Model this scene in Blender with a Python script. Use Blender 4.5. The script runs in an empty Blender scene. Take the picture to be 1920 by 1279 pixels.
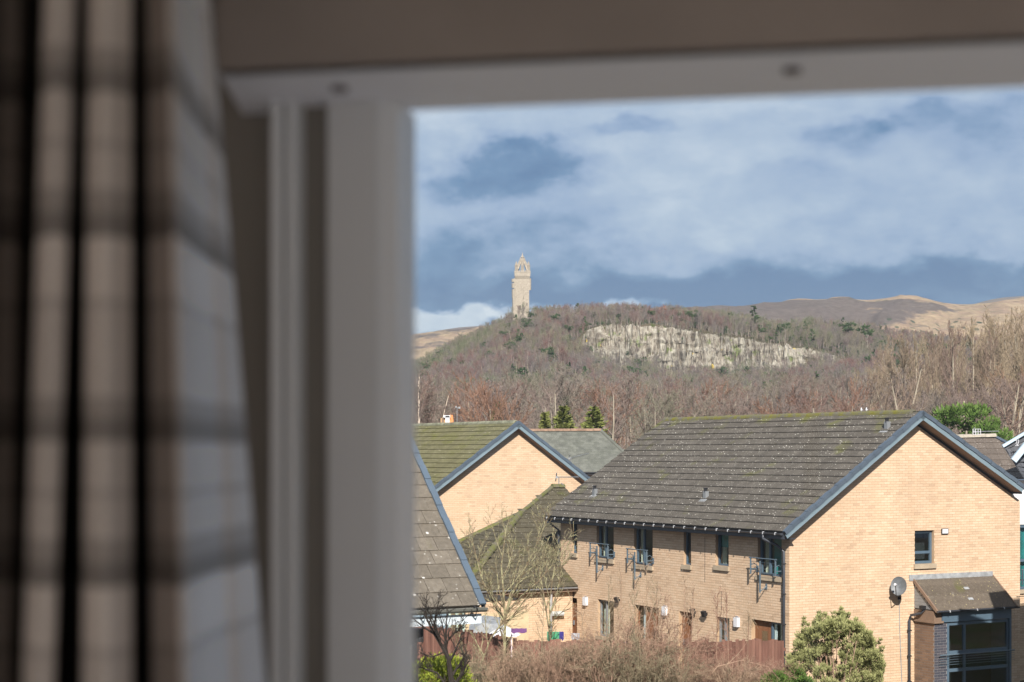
import bpy, math, random
from mathutils import Vector as V
R = random.Random(7)
PI = math.pi
sc = bpy.context.scene
C = sc.collection

# ------------------------------------------------------------------ camera, sky, sun, exposure
FPX, HY = 3136.0, 849.0          # focal length and horizon row of the photograph, in its pixels
cam_d = bpy.data.cameras.new('camera')
cam = bpy.data.objects.new('camera', cam_d); C.objects.link(cam); sc.camera = cam
cam_d.sensor_width = 36.0; cam_d.lens = FPX*36.0/1920.0
cam_d.shift_y = (HY-639.5)/1920.0
cam_d.clip_start = 0.05; cam_d.clip_end = 30000
cam.location = (0, 0, 0); cam.rotation_euler = (PI/2, 0, 0)
cam_d.dof.use_dof = True; cam_d.dof.focus_distance = 70.0; cam_d.dof.aperture_fstop = 4.6
EXPO = 1.2
sc.view_settings.view_transform = 'Standard'; sc.view_settings.look = 'None'
sc.view_settings.exposure = EXPO; sc.view_settings.gamma = 1; sc.view_settings.use_curve_mapping = False
sc.render.engine = 'CYCLES'
sc.cycles.use_denoising = True
sc.cycles.max_bounces = 12; sc.cycles.diffuse_bounces = 5; sc.cycles.transparent_max_bounces = 16
sc.cycles.volume_bounces = 0
sc.cycles.sample_clamp_indirect = 4
SUN = V((0.0, -0.8326, 0.549)).normalized()
sl = bpy.data.lights.new('sun', 'SUN'); sl.energy = 3.6; sl.angle = math.radians(0.5); sl.color = (1.0, .93, .84)
sun = bpy.data.objects.new('sun', sl); C.objects.link(sun)
sun.rotation_euler = SUN.to_track_quat('Z', 'Y').to_euler(); sun.location = (0, -5, 40)

# ---- small node language
class N:
    def __init__(s, nt): s.nt = nt
    def new(s, t, **kw):
        n = s.nt.nodes.new(t)
        for k, v in kw.items(): setattr(n, k, v)
        return n
    def put(s, sock, v):
        if hasattr(v, 'is_linked') or isinstance(v, bpy.types.NodeSocket): s.nt.links.new(v, sock)
        elif v is not None: sock.default_value = v
    def m(s, op, a, b=None, c=None, clamp=False):
        n = s.new('ShaderNodeMath', operation=op, use_clamp=clamp)
        s.put(n.inputs[0], a); s.put(n.inputs[1], b); s.put(n.inputs[2], c)
        return n.outputs[0]
    def mix(s, f, a, b):
        n = s.new('ShaderNodeMix', data_type='RGBA')
        s.put(n.inputs[0], f)
        for k, v in ((6, a), (7, b)):
            if isinstance(v, (tuple, list)) and len(v) == 3: v = (*v, 1)
            s.put(n.inputs[k], v)
        return n.outputs[2]
    def mul(s, f, a, b):
        n = s.new('ShaderNodeMix', data_type='RGBA', blend_type='MULTIPLY'); s.put(n.inputs[0], f)
        for k, v in ((6, a), (7, b)):
            if isinstance(v, (tuple, list)) and len(v) == 3: v = (*v, 1)
            s.put(n.inputs[k], v)
        return n.outputs[2]
    def noise(s, vec, scale, detail=4, rough=.55, dist=0):
        n = s.new('ShaderNodeTexNoise'); s.put(n.inputs['Vector'], vec)
        n.inputs['Scale'].default_value = scale; n.inputs['Detail'].default_value = detail
        n.inputs['Roughness'].default_value = rough; n.inputs['Distortion'].default_value = dist
        return n.outputs[0]
    def vor(s, vec, scale, feat='F1', rnd=1):
        n = s.new('ShaderNodeTexVoronoi', feature=feat); s.put(n.inputs['Vector'], vec)
        n.inputs['Scale'].default_value = scale; n.inputs['Randomness'].default_value = rnd
        return n.outputs['Distance']
    def ramp(s, f, stops, interp='LINEAR'):
        n = s.new('ShaderNodeValToRGB'); s.put(n.inputs[0], f)
        cr = n.color_ramp; cr.interpolation = interp
        while len(cr.elements) < len(stops): cr.elements.new(.5)
        for e, (p, c) in zip(cr.elements, stops):
            e.position = p
            e.color = (c, c, c, 1) if isinstance(c, (int, float)) else (*c, 1)
        return n.outputs[0]
    def rng(s, v, a, b, c=0, d=1, smooth=False):
        n = s.new('ShaderNodeMapRange', interpolation_type='SMOOTHSTEP' if smooth else 'LINEAR')
        for i, x in enumerate((v, a, b, c, d)): s.put(n.inputs[i], x)
        return n.outputs[0]
    def scale(s, vec, x, y, z):
        n = s.new('ShaderNodeVectorMath', operation='MULTIPLY'); s.put(n.inputs[0], vec)
        n.inputs[1].default_value = (x, y, z); return n.outputs[0]
    def sep(s, vec):
        n = s.new('ShaderNodeSeparateXYZ'); s.put(n.inputs[0], vec); return n.outputs
    def comb(s, x, y, z):
        n = s.new('ShaderNodeCombineXYZ')
        for i, v in enumerate((x, y, z)): s.put(n.inputs[i], v)
        return n.outputs[0]

# ---- world: physical sky behind a broken blanket of cloud
wd = bpy.data.worlds.new('World'); sc.world = wd; wd.use_nodes = True
wd.node_tree.nodes.clear()
n = N(wd.node_tree)
sky = n.new('ShaderNodeTexSky', sky_type='NISHITA'); sky.sun_disc = False
sky.sun_elevation = math.asin(SUN.z); sky.sun_rotation = PI
tc = n.new('ShaderNodeTexCoord').outputs['Generated']
x, y, z = n.sep(tc)
az = n.m('ARCTAN2', x, y); el = n.m('ARCSINE', z)
q = n.comb(n.m('MULTIPLY', az, 9.0), n.m('MULTIPLY', el, 15.0), n.m('MULTIPLY', y, 2.0))
w1 = n.noise(q, 1.3, 6, .58); w2 = n.noise(n.scale(q, 1, 1, 3), 2.1, 6, .6)
waz = n.m('ADD', az, n.m('MULTIPLY', n.m('SUBTRACT', w2, .5), .10))
wel = n.m('ADD', el, n.m('MULTIPLY', n.m('SUBTRACT', w1, .5), .07))
SK = [(0.0, .34), (.02, .08), (.068, .0), (.095, .10), (.12, .34), (.15, .56), (.2, .66), (.30, .62), (.6, .55), (1, .55)]
base = n.ramp(n.m('ADD', wel, 0.0, clamp=True), SK)
val = n.m('ADD', base, n.m('MULTIPLY', n.m('SUBTRACT', w1, .5), .55))
val = n.m('ADD', val, n.m('MULTIPLY', n.m('SUBTRACT', n.noise(q, 4.5, 9, .68), .5), .50))
def blob(px, py, rx, ry, amp, soft=1.0):
    global val
    a0 = math.atan((px-960)/FPX); e0 = math.atan((HY-py)/FPX*math.cos(a0))
    dx = n.m('DIVIDE', n.m('SUBTRACT', waz, a0), rx/FPX); dy = n.m('DIVIDE', n.m('SUBTRACT', wel, e0), ry/FPX)
    r = n.m('SQRT', n.m('ADD', n.m('MULTIPLY', dx, dx), n.m('MULTIPLY', dy, dy)))
    val = n.m('ADD', val, n.rng(r, 1+.45*soft, 1-.5*soft, 0, amp, True))
for b in [(950, 322, 170, 58, -.46, .9), (1195, 236, 85, 22, -.26, .8), (1590, 262, 90, 34, -.26, 1.1), (1720, 245, 80, 34, -.26, 1.1), (1300, 395, 220, 46, .13, 1.2), (1385, 204, 70, 30, .14, 1.4),
          (1880, 240, 80, 60, -.22, 1), (1420, 365, 110, 34, -.16, 1), (1290, 330, 230, 70, .14, 1),
          (850, 600, 130, 38, .80, .5), (1080, 580, 140, 24, .62, .7), (1840, 500, 130, 34, -.20, .9), (1300, 535, 420, 36, -.20, 1),
          (800, 480, 90, 60, -.10, 1), (1550, 430, 300, 50, .10, 1), (820, 215, 120, 22, .12, 1)]: blob(*b)
col = n.ramp(n.m('ADD', val, 0, clamp=True), [(0, (.055, .15, .325)), (.2, (.12, .24, .42)), (.42, (.31, .42, .60)), (.7, (.46, .56, .69)), (1, (.68, .75, .82))])
WST = 0.1
k = .93/(WST*2**EXPO)
colk = n.scale(col, k, k, k)
fin = n.mix(.93, n.mul(1, sky.outputs[0], (1, 1, 1)), colk)
# below the horizon the dome is the dull ground colour
fin = n.mix(n.rng(z, -.02, -.10), fin, (.38, .35, .31))
bg = n.new('ShaderNodeBackground'); n.put(bg.inputs[0], fin); bg.inputs[1].default_value = WST
ow = n.new('ShaderNodeOutputWorld'); n.nt.links.new(bg.outputs[0], ow.inputs[0])
wd.cycles.sampling_method = 'MANUAL'; wd.cycles.sample_map_resolution = 512

# ------------------------------------------------------------------ helpers
def lin(r, g, b):
    f = lambda c: ((c/255+.055)/1.055)**2.4 if c > 10 else c/255/12.92
    return (f(r), f(g), f(b))
def at(px, py, Y): return V(((px-960)/FPX*Y, Y, (HY-py)/FPX*Y))
MATS = {}
def mat(name, fn=None, color=(.5, .5, .5), rough=.8, spec=.3, metal=0, var=.15, vscale=3.0, bump=0, bscale=30):
    if name in MATS: return MATS[name]
    m = bpy.data.materials.new(name); m.use_nodes = True; m.node_tree.nodes.clear()
    k = N(m.node_tree)
    bs = k.new('ShaderNodeBsdfPrincipled'); o = k.new('ShaderNodeOutputMaterial'); k.nt.links.new(bs.outputs[0], o.inputs[0])
    bs.inputs['Roughness'].default_value = rough; bs.inputs['Specular IOR Level'].default_value = spec; bs.inputs['Metallic'].default_value = metal
    pos = k.new('ShaderNodeNewGeometry').outputs['Position']
    if fn: c = fn(k, pos, bs)
    else:
        f = k.noise(pos, vscale, 4)
        a = tuple(x*(1-var) for x in color); b = tuple(min(1, x*(1+var)) for x in color)
        c = k.mix(k.rng(f, .3, .7), a, b)
    if c is not None: k.put(bs.inputs['Base Color'], (*c, 1) if isinstance(c, tuple) else c)
    if bump:
        bn = k.new('ShaderNodeBump'); bn.inputs['Strength'].default_value = bump; bn.inputs['Distance'].default_value = .01
        k.put(bn.inputs['Height'], k.noise(pos, bscale, 4)); k.nt.links.new(bn.outputs[0], bs.inputs['Normal'])
    MATS[name] = m; return m
def tone(k):
    a = k.new('ShaderNodeAttribute'); a.attribute_name = 'tone'; return a.outputs['Fac']

class MB:
    def __init__(s): s.v = []; s.f = []; s.t = []; s.tn = .5
    def vs(s, pts):
        b = len(s.v)
        for p in pts: s.v.append(tuple(p)); s.t.append(s.tn)
        return b
    def face(s, pts): b = s.vs(pts); s.f.append(tuple(range(b, b+len(pts))))
    def hexa(s, p):       # 8 points: bottom loop 0-3, top loop 4-7
        b = s.vs(p)
        for q in ((3, 2, 1, 0), (4, 5, 6, 7), (0, 1, 5, 4), (1, 2, 6, 5), (2, 3, 7, 6), (3, 0, 4, 7)): s.f.append(tuple(b+i for i in q))
    def box(s, o, a, b, c):   # corner and three edge vectors
        o = V(o); a = V(a); b = V(b); c = V(c)
        s.hexa([o, o+a, o+a+b, o+b, o+c, o+a+c, o+a+b+c, o+b+c])
    def cbox(s, c, sx, sy, sz):
        s.box((c[0]-sx/2, c[1]-sy/2, c[2]-sz/2), (sx, 0, 0), (0, sy, 0), (0, 0, sz))
    def extr(s, poly, d):
        d = V(d); poly = [V(p) for p in poly]; k = len(poly)
        b = s.vs(poly); e = s.vs([p+d for p in poly])
        s.f.append(tuple(b+i for i in range(k))[::-1]); s.f.append(tuple(e+i for i in range(k)))
        for i in range(k): j = (i+1) % k; s.f.append((b+i, b+j, e+j, e+i))
    def tube(s, path, rad, n=6, cap=True):
        path = [V(p) for p in path]
        if isinstance(rad, (int, float)): rad = [rad]*len(path)
        rings = []
        for i, p in enumerate(path):
            d = (path[min(i+1, len(path)-1)]-path[max(i-1, 0)])
            if d.length < 1e-9: d = V((0, 0, 1))
            d.normalize()
            u = d.cross(V((0, 0, 1)) if abs(d.z) < .9 else V((1, 0, 0))).normalized(); w = d.cross(u)
            rings.append(s.vs([p+(u*math.cos(2*PI*j/n)+w*math.sin(2*PI*j/n))*rad[i] for j in range(n)]))
        for i in range(len(path)-1):
            for j in range(n):
                k = (j+1) % n; s.f.append((rings[i]+j, rings[i]+k, rings[i+1]+k, rings[i+1]+j))
        if cap:
            s.f.append(tuple(rings[0]+j for j in range(n))[::-1]); s.f.append(tuple(rings[-1]+j for j in range(n)))
    def mesh(s, name, m, off=None, smooth=False):
        me = bpy.data.meshes.new(name)
        v = s.v if off is None else [(a-off[0], b-off[1], c-off[2]) for a, b, c in s.v]
        me.from_pydata(v, [], s.f)
        at_ = me.attributes.new('tone', 'FLOAT', 'POINT'); at_.data.foreach_set('value', s.t)
        if m: me.materials.append(m)
        if smooth: me.polygons.foreach_set('use_smooth', [True]*len(me.polygons))
        me.update(); return me
    def build(s, name, m, parent=None, smooth=False):
        off = wloc(parent) if parent else None
        o = bpy.data.objects.new(name, s.mesh(name, m, off, smooth)); C.objects.link(o)
        if parent: o.parent = parent
        return o
def wloc(o):
    p = V((0, 0, 0))
    while o: p = p+o.location; o = o.parent
    return p
def tag(o, label=None, cat=None, group=None, kind=None):
    if label: o['label'] = label
    if cat: o['category'] = cat
    if group: o['group'] = group
    if kind: o['kind'] = kind
    return o
def thing(name, label, cat, loc=(0, 0, 0), group=None):
    o = bpy.data.objects.new(name, None); C.objects.link(o); o.location = loc; o.empty_display_size = .3
    return tag(o, label, cat, group)
def inst(name, me, parent, loc=(0, 0, 0), rot=None, sca=None):
    o = bpy.data.objects.new(name, me); C.objects.link(o)
    if parent: o.parent = parent; loc = V(loc)-wloc(parent)
    o.location = loc
    if rot is not None: o.rotation_euler = rot
    if sca is not None: o.scale = sca
    return o
def copy_tree(o, parent=None):
    c = o.copy(); C.objects.link(c)
    if parent: c.parent = parent
    for ch in [k for k in CH.get(o.name, [])]: copy_tree(ch, c)
    return c
CH = {}

class Pl:       # a plane in space: origin, two in-plane axes, outward normal
    def __init__(s, O, a, b, n): s.O = V(O); s.a = V(a).normalized(); s.b = V(b).normalized(); s.n = V(n).normalized()
    def p(s, u, v, h=0): return s.O+s.a*u+s.b*v+s.n*h
    def box(s, mb, u0, u1, v0, v1, h0, h1):
        mb.box(s.p(u0, v0, h0), s.a*(u1-u0), s.b*(v1-v0), s.n*(h1-h0))
    def uz(s, px, py):      # plane coordinates of the point that a photograph pixel falls on
        d = V(((px-960)/FPX, 1, (HY-py)/FPX))
        t = s.O.dot(s.n)/d.dot(s.n); q = d*t-s.O
        return q.dot(s.a), q.dot(s.b)

def clip(poly, hp):        # convex clip of a 2-D polygon by half planes (a,b,c): a*u+b*v<=c
    for a, b, c in hp:
        out = []
        for i in range(len(poly)):
            p, q = poly[i], poly[(i+1) % len(poly)]
            dp = a*p[0]+b*p[1]-c; dq = a*q[0]+b*q[1]-c
            if dp <= 1e-9: out.append(p)
            if (dp < -1e-9 and dq > 1e-9) or (dp > 1e-9 and dq < -1e-9):
                t = dp/(dp-dq); out.append((p[0]+(q[0]-p[0])*t, p[1]+(q[1]-p[1])*t))
        poly = out
        if len(poly) < 3: return []
    return poly
def brick_wall(parent, pl, u0, u1, v0, v1, hp, opens, mbrick, mmortar, nind=0, reveal=.10, name='wall', bw=.225, bh=.075, thick=.0):
    """mortar sheet with openings and reveals, and proud bricks in stretcher bond"""
    wm = MB()
    us = sorted(set([u0, u1]+[o[0] for o in opens]+[o[1] for o in opens])); vs_ = sorted(set([v0, v1]+[o[2] for o in opens]+[o[3] for o in opens]))
    for i in range(len(us)-1):
        for j in range(len(vs_)-1):
            cu = (us[i]+us[i+1])/2; cv = (vs_[j]+vs_[j+1])/2
            if any(o[0] < cu < o[1] and o[2] < cv < o[3] for o in opens): continue
            pg = clip([(us[i], vs_[j]), (us[i+1], vs_[j]), (us[i+1], vs_[j+1]), (us[i], vs_[j+1])], hp)
            if pg: wm.face([pl.p(a, b) for a, b in pg])
    for o in opens:
        a, b, c, d = o[:4]
        for q in (((a, c), (a, d)), ((b, c), (b, d)), ((a, d), (b, d)), ((a, c), (b, c))):
            wm.face([pl.p(*q[0]), pl.p(*q[1]), pl.p(*q[1], -reveal-.08), pl.p(*q[0], -reveal-.08)])
    wall = wm.build(name, mmortar, parent)
    br = []
    rows = int((v1-v0)/bh)+1
    for r in range(rows):
        b0 = v0+r*bh+.006; b1 = b0+bh-.011; cz = (b0+b1)/2
        uu = u0-(bw/2 if r % 2 else 0)
        ivs = [(u0, u1)]
        for o in opens:
            if o[2] < cz < o[3]:
                nx = []
                for a, b in ivs:
                    if o[1] <= a or o[0] >= b: nx.append((a, b)); continue
                    if a < o[0]: nx.append((a, o[0]))
                    if b > o[1]: nx.append((o[1], b))
                ivs = nx
        while uu < u1:
            for a, b in ivs:
                x0 = max(uu+.005, a); x1 = min(uu+bw-.006, b)
                if x1-x0 < .03: continue
                pg = clip([(x0, b0), (x1, b0), (x1, b1), (x0, b1)], hp)
                if pg: br.append((pg, x1-x0 > bw-.013 and len(pg) == 4 and abs(pg[0][0]-pg[3][0]) < 1e-6 and abs(pg[1][0]-pg[2][0]) < 1e-6))
            uu += bw
    rr = random.Random(int(u1*100))
    ind = set()
    if nind:
        full = [i for i, q in enumerate(br) if q[1]]
        full.sort(key=lambda i: pl.p(*br[i][0][0]).length); ind = set(full[:nind])
        mes = []
        for t in range(6):
            m_ = MB(); m_.tn = (t+.5)/6
            m_.box((0, 0, 0), pl.a*(bw-.011), pl.b*(bh-.011), pl.n*.006); mes.append(m_.mesh('brick', mbrick))
    st = MB()
    for i, (pg, fl) in enumerate(br):
        if i in ind: inst('brick', mes[rr.randrange(6)], wall, pl.p(*pg[0])); continue
        st.tn = rr.random(); k = len(pg)
        b = st.vs([pl.p(a, c, .006) for a, c in pg]); e = st.vs([pl.p(a, c, -.001) for a, c in pg])
        st.f.append(tuple(b+j for j in range(k)))
        for j in range(k): q = (j+1) % k; st.f.append((b+j, e+j, e+q, b+q))
    if st.f: tag(st.build('brickwork', mbrick, wall), kind='stuff')
    return wall
def tile_mb(w, g, prof, t=.022, lap=.05, a=V((1, 0, 0)), b=V((0, 1, 0)), n_=V((0, 0, 1)), O=V((0, 0, 0)), mb=None, tn=.5):
    mb = mb or MB(); mb.tn = tn
    lo = [O+a*x+n_*(z+t) for x, z in prof]; hi = [O+a*x+b*(g+lap)+n_*(z-.002) for x, z in prof]; dn = [O+a*x+n_*(z-.004) for x, z in prof]
    k = len(prof); i0 = mb.vs(lo); i1 = mb.vs(hi); i2 = mb.vs(dn)
    for i in range(k-1):
        mb.f.append((i0+i, i0+i+1, i1+i+1, i1+i)); mb.f.append((i2+i, i2+i+1, i0+i+1, i0+i))
    mb.f.append((i0, i1, i2)); mb.f.append((i0+k-1, i2+k-1, i1+k-1))
    return mb
def tiled(parent, pl, U, Vv, w, g, prof, mtile, mdeck, inside=None, nind=300, t=.022, name='roof', deck=None, thick=.10, bond=False, stuffname='tile_field'):
    """roof deck plus rows of separate tiles: the nearest nind are objects"""
    dk = MB()
    dk.extr([pl.p(u, v, -.01) for u, v in (deck or [(U[0], Vv[0]), (U[1], Vv[0]), (U[1], Vv[1]), (U[0], Vv[1])])], pl.n*-thick)
    roof = dk.build(name, mdeck, parent)
    tl = []; hf = []; r = 0; v = Vv[0]
    while v < Vv[1]-g*.3:
        u = U[0]-(w/2 if bond and r % 2 else 0)
        while u < U[1]-.02:
            if bond and u < U[0]-.01: hf.append((U[0], v))
            elif u >= U[0]-.01 and u+w <= U[1]+.12 and (inside is None or inside(u+w/2, v+g/2)): tl.append((u, v))
            u += w
        v += g; r += 1
    rr = random.Random(len(tl))
    tl.sort(key=lambda q: pl.p(*q).length)
    mes = [tile_mb(w-.004, g, prof, t, a=pl.a, b=pl.b, n_=pl.n, tn=(i+.5)/6).mesh('tile', mtile) for i in range(6)]
    for u, v in tl[:nind]: inst('tile', mes[rr.randrange(6)], roof, pl.p(u, v, rr.uniform(0, .004)))
    if hf:
        mh = tile_mb(w/2-.004, g, [(x/2, z) for x, z in prof], t, a=pl.a, b=pl.b, n_=pl.n, tn=.45).mesh('tile', mtile)
        for u, v in hf: inst('tile', mh, roof, pl.p(u, v, 0))
    if tl[nind:]:
        mb = MB()
        for u, v in tl[nind:]: tile_mb(w-.004, g, prof, t, a=pl.a, b=pl.b, n_=pl.n, O=pl.p(u, v, rr.uniform(0, .004)), mb=mb, tn=rr.random())
        tag(mb.build(stuffname, mtile, roof), kind='stuff')
    return roof

# ------------------------------------------------------------------ materials
def brickf(c1, c2, c3):
    def f(k, pos, bs):
        t = tone(k)
        c = k.ramp(t, [(0, c1), (.45, c2), (.85, c3), (1, tuple(x*.86 for x in c1))])
        d = k.noise(pos, .9, 3); c = k.mul(1, c, k.ramp(d, [(.3, (.88, .86, .84)), (.7, (1.06, 1.05, 1.04))]))
        return k.mul(.5, c, k.ramp(k.noise(pos, 60, 2), [(.3, .8), (.7, 1.05)]))
    return f
M_brick = mat('buff_brick', brickf((.575, .415, .285), (.60, .445, .31), (.63, .48, .345)), rough=.9, spec=.2)
M_mortar = mat('mortar', color=(.40, .28, .18), rough=.95, spec=.1)
M_brick2 = mat('pale_buff_brick', brickf((.58, .42, .285), (.605, .45, .31), (.63, .475, .335)), rough=.9, spec=.2)
M_dbrick = mat('dark_blue_brick', brickf((.05, .055, .075), (.065, .065, .085), (.085, .08, .095)), rough=.7)
M_dmortar = mat('grey_mortar', color=(.22, .21, .21), rough=.95)
def tilef(base, line, lich, mossamt, lscale=9.0, lthr=.10, mossz=None, ldens=.52):
    def f(k, pos, bs):
        t = tone(k)
        c = k.mix(t, tuple(x*.86 for x in base), tuple(x*1.14 for x in base))
        c = k.mul(1, c, k.ramp(k.noise(pos, 14, 5, .65), [(.25, .72), (.75, 1.25)]))
        ms = k.noise(pos, 1.1, 5, .6)
        if mossz:
            zz = k.sep(pos)[2]; ms = k.m('ADD', ms, k.rng(zz, mossz[0], mossz[1], 0, mossz[2]))
        c = k.mix(k.rng(ms, .62-mossamt, .78-mossamt, 0, .8), c, (.095, .098, .03))
        c = k.mix(k.rng(k.noise(pos, 5, 5, .7), .60, .72, 0, .5), c, (.24, .215, .185))
        v = k.vor(pos, lscale); pz = k.noise(pos, 1.7, 3)
        m1 = k.m('MULTIPLY', k.rng(v, lthr*1.25, lthr*.75), k.rng(pz, ldens-.1, ldens))
        c = k.mix(m1, c, lich)
        v2 = k.vor(pos, lscale*2.3); m2 = k.m('MULTIPLY', k.rng(v2, lthr*1.3, lthr*.8), k.rng(k.noise(pos, 2.9, 3), .50, .58, 0, .8))
        return k.mix(m2, c, lich)
    return f
M_tileA = mat('weathered_brown_tile', tilef((.074, .067, .058), None, (.36, .345, .315), .02, 9.5, .16, (.3, 1.35, .12), .49), rough=.9, spec=.15)
M_tileB = mat('mossy_green_tile', tilef((.105, .10, .058), None, (.30, .29, .2), .10, 8, .15), rough=.95, spec=.1)
M_tileC = mat('flat_brown_tile', tilef((.145, .125, .10), None, (.58, .56, .52), -.08, 4.6, .12, None, .46), rough=.9, spec=.15)
M_tileD = mat('dull_mossy_tile', tilef((.085, .074, .05), None, (.36, .33, .27), .05, 8, .14), rough=.95, spec=.1)
M_tileG = mat('pinkish_brown_tile', tilef((.115, .095, .08), None, (.38, .35, .32), -.02, 8, .14), rough=.9, spec=.1)
def slatef(k, pos, bs):
    c = k.mix(k.noise(pos, .9, 5, .6), (.105, .11, .085), (.165, .165, .145))
    c = k.mul(1, c, k.ramp(k.noise(k.scale(pos, 3, 3, .5), 1.2, 4), [(.3, .8), (.7, 1.15)]))
    return k.mul(.7, c, k.ramp(tone(k), [(0, .75), (1, 1.15)]))
M_slate = mat('green_grey_slate', slatef, rough=.8)
M_deck = mat('roof_underlay', color=(.045, .038, .03), rough=.95)
M_verge = mat('blue_grey_verge', color=(.07, .092, .12), rough=.55, spec=.4, var=.15, vscale=2)
M_barge = mat('blue_grey_bargeboard', color=(.16, .215, .25), rough=.5, spec=.4, var=.08)
M_soffit = mat('brown_soffit', color=(.20, .135, .095), rough=.8)
M_gutter = mat('dark_gutter', color=(.045, .05, .062), rough=.35, spec=.5, var=.1)
M_bracket = mat('pale_bracket', color=(.42, .43, .45), rough=.4, spec=.5)
M_frame = mat('blue_grey_window_frame', color=(.075, .115, .155), rough=.4, spec=.5, var=.06)
M_steel = mat('painted_blue_steel', color=(.085, .12, .15), rough=.45, spec=.5, var=.1)
M_sill = mat('cast_stone_sill', color=(.36, .29, .21), rough=.9)
M_wood = mat('brown_door_timber', lambda k, p, b: k.mix(k.noise(k.scale(p, 12, 12, 1.2), 1, 4), (.16, .065, .03), (.27, .125, .065)), rough=.6)
M_white = mat('white_plastic', color=(.60, .60, .62), rough=.4, var=.03)
M_cream = mat('cream_fabric', color=(.60, .55, .44), rough=.9)
M_teal = mat('teal_fabric', color=(.03, .23, .23), rough=.8)
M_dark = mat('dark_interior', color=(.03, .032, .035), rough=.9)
M_black = mat('black_plastic', color=(.02, .02, .022), rough=.5)
M_grey = mat('grey_metal', color=(.25, .26, .27), rough=.45, metal=.3)
M_lead = mat('lead_flashing', color=(.27, .28, .29), rough=.7, var=.3, vscale=6)
M_render = mat('white_render', color=(.80, .80, .80), rough=.9, var=.03)
def glassf(tint=(1, 1, 1), gl=.13, name='glass'):
    if name in MATS: return MATS[name]
    m = bpy.data.materials.new(name); m.use_nodes = True; m.node_tree.nodes.clear(); k = N(m.node_tree)
    tr = k.new('ShaderNodeBsdfTransparent'); tr.inputs[0].default_value = (*tint, 1)
    g = k.new('ShaderNodeBsdfGlossy'); g.inputs['Roughness'].default_value = .02
    ly = k.new('ShaderNodeLayerWeight'); ly.inputs[0].default_value = .35
    mx = k.new('ShaderNodeMixShader'); k.put(mx.inputs[0], k.m('MULTIPLY_ADD', k.m('POWER', ly.outputs['Facing'], 4.0), .6, gl, clamp=True))
    k.nt.links.new(tr.outputs[0], mx.inputs[1]); k.nt.links.new(g.outputs[0], mx.inputs[2])
    o = k.new('ShaderNodeOutputMaterial'); k.nt.links.new(mx.outputs[0], o.inputs[0]); MATS[name] = m; return m
M_glass = glassf((.86, .91, .91), .06, 'window_glass')
M_glassclear = glassf((.985, .99, .995), .02, 'clear_glass')
# ------------------------------------------------------------------ ground and hills
def interp(tab, x):
    if x <= tab[0][0]: return tab[0][1]
    for (a, b), (c, d) in zip(tab, tab[1:]):
        if x <= c: return b+(d-b)*(x-a)/(c-a)
    return tab[-1][1]
from mathutils import noise as mn
CREST = [(300, 735), (600, 722), (765, 711), (830, 671), (893, 641), (918, 632), (947, 617), (968, 601), (1000, 600), (1018, 601), (1114, 599), (1188, 601), (1289, 604), (1358, 608), (1460, 628), (1580, 624), (1637, 634), (1723, 647), (1843, 662), (1920, 664), (2400, 690)]
CTOP = [(1085, 640), (1100, 622), (1125, 613), (1150, 610), (1250, 615), (1330, 628), (1380, 634), (1450, 646), (1520, 656), (1560, 666), (1590, 684)]
CBOT = [(1085, 672), (1105, 686), (1125, 700), (1150, 708), (1250, 722), (1330, 726), (1450, 722), (1520, 715), (1560, 706), (1590, 705)]
YC0, YC1, YCR = 1440.0, 1462.0, 1800.0
def zpy(py, Y): return (HY-py)/FPX*Y
def hill_z(px, Y):
    pc = interp(CREST, px); zc = zpy(pc, YCR)
    if px < 1085 or px > 1590:
        z1440 = zpy(pc+(26 if px > 1018 else 48), YC0); z1462 = z1440+1.5
        if px > 1590: z1440 = zpy(max(pc+30, 690 if px < 1700 else 0), YC0); z1462 = z1440+2
        e = min(1, max(0, (1085-px)/60 if px < 1085 else (px-1590)/40))
        if e < 1:
            pe = 1085 if px < 1085 else 1590
            z1440 = zpy(interp(CBOT, pe), YC0)*(1-e)+z1440*e; z1462 = zpy(interp(CTOP, pe), YC1)*(1-e)+z1462*e
    else: z1440 = zpy(interp(CBOT, px), YC0); z1462 = zpy(interp(CTOP, px), YC1)
    z1000 = 26 if px > 900 else 26-12*min(1, (900-px)/300)
    tab = [(60, -6.9), (110, -6.6), (250, -3), (400, 2.5), (700, 10), (1000, z1000), (YC0, z1440), (YC1, z1462), (YCR, zc), (1900, zc-1), (2150, zc*.7), (2500, 15), (2700, -10)]
    z = interp(tab, Y)
    if Y > 150: z += mn.noise(V((px*.02, Y*.01, 0)))*min(5, (Y-150)*.006)
    return z
YS = [-60, -20, 5, 20, 60, 85, 110, 150, 200, 250, 300, 350, 400, 450, 500, 560, 620, 700, 780, 860, 940, 1000, 1060, 1120, 1180, 1240, 1300, 1350, 1400, 1425, YC0, YC1, 1480, 1500, 1550, 1600, 1650, 1700, 1750, YCR, 1850, 1900, 2000, 2150, 2300, 2500, 2700]
def fan(name, Ys, pxs, zf, m, kind='structure', smooth=True):
    mb = MB()
    for Y in Ys:
        for px in pxs:
            yy = max(Y, 60)
            mb.v.append(((px-960)/FPX*yy*(1 if Y > 60 else 1.0), Y, zf(px, Y))); mb.t.append(.5)
    k = len(pxs)
    for i in range(len(Ys)-1):
        for j in range(k-1): mb.f.append((i*k+j, i*k+j+1, (i+1)*k+j+1, (i+1)*k+j))
    return tag(mb.build(name, m, None, smooth), kind=kind)
def groundf(k, pos, bs):
    c = k.mix(k.noise(pos, .05, 6, .6), (.075, .062, .04), (.13, .10, .075))
    return k.mix(k.rng(k.noise(pos, .4, 4), .5, .62), c, (.06, .075, .025))
M_ground = mat('rough_ground', groundf, rough=1, spec=.05)
fan('ground', YS, [-4200, -2500, -1200, -400]+list(range(0, 2700, 20))+[3200, 4200, 6000], hill_z, M_ground)

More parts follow.
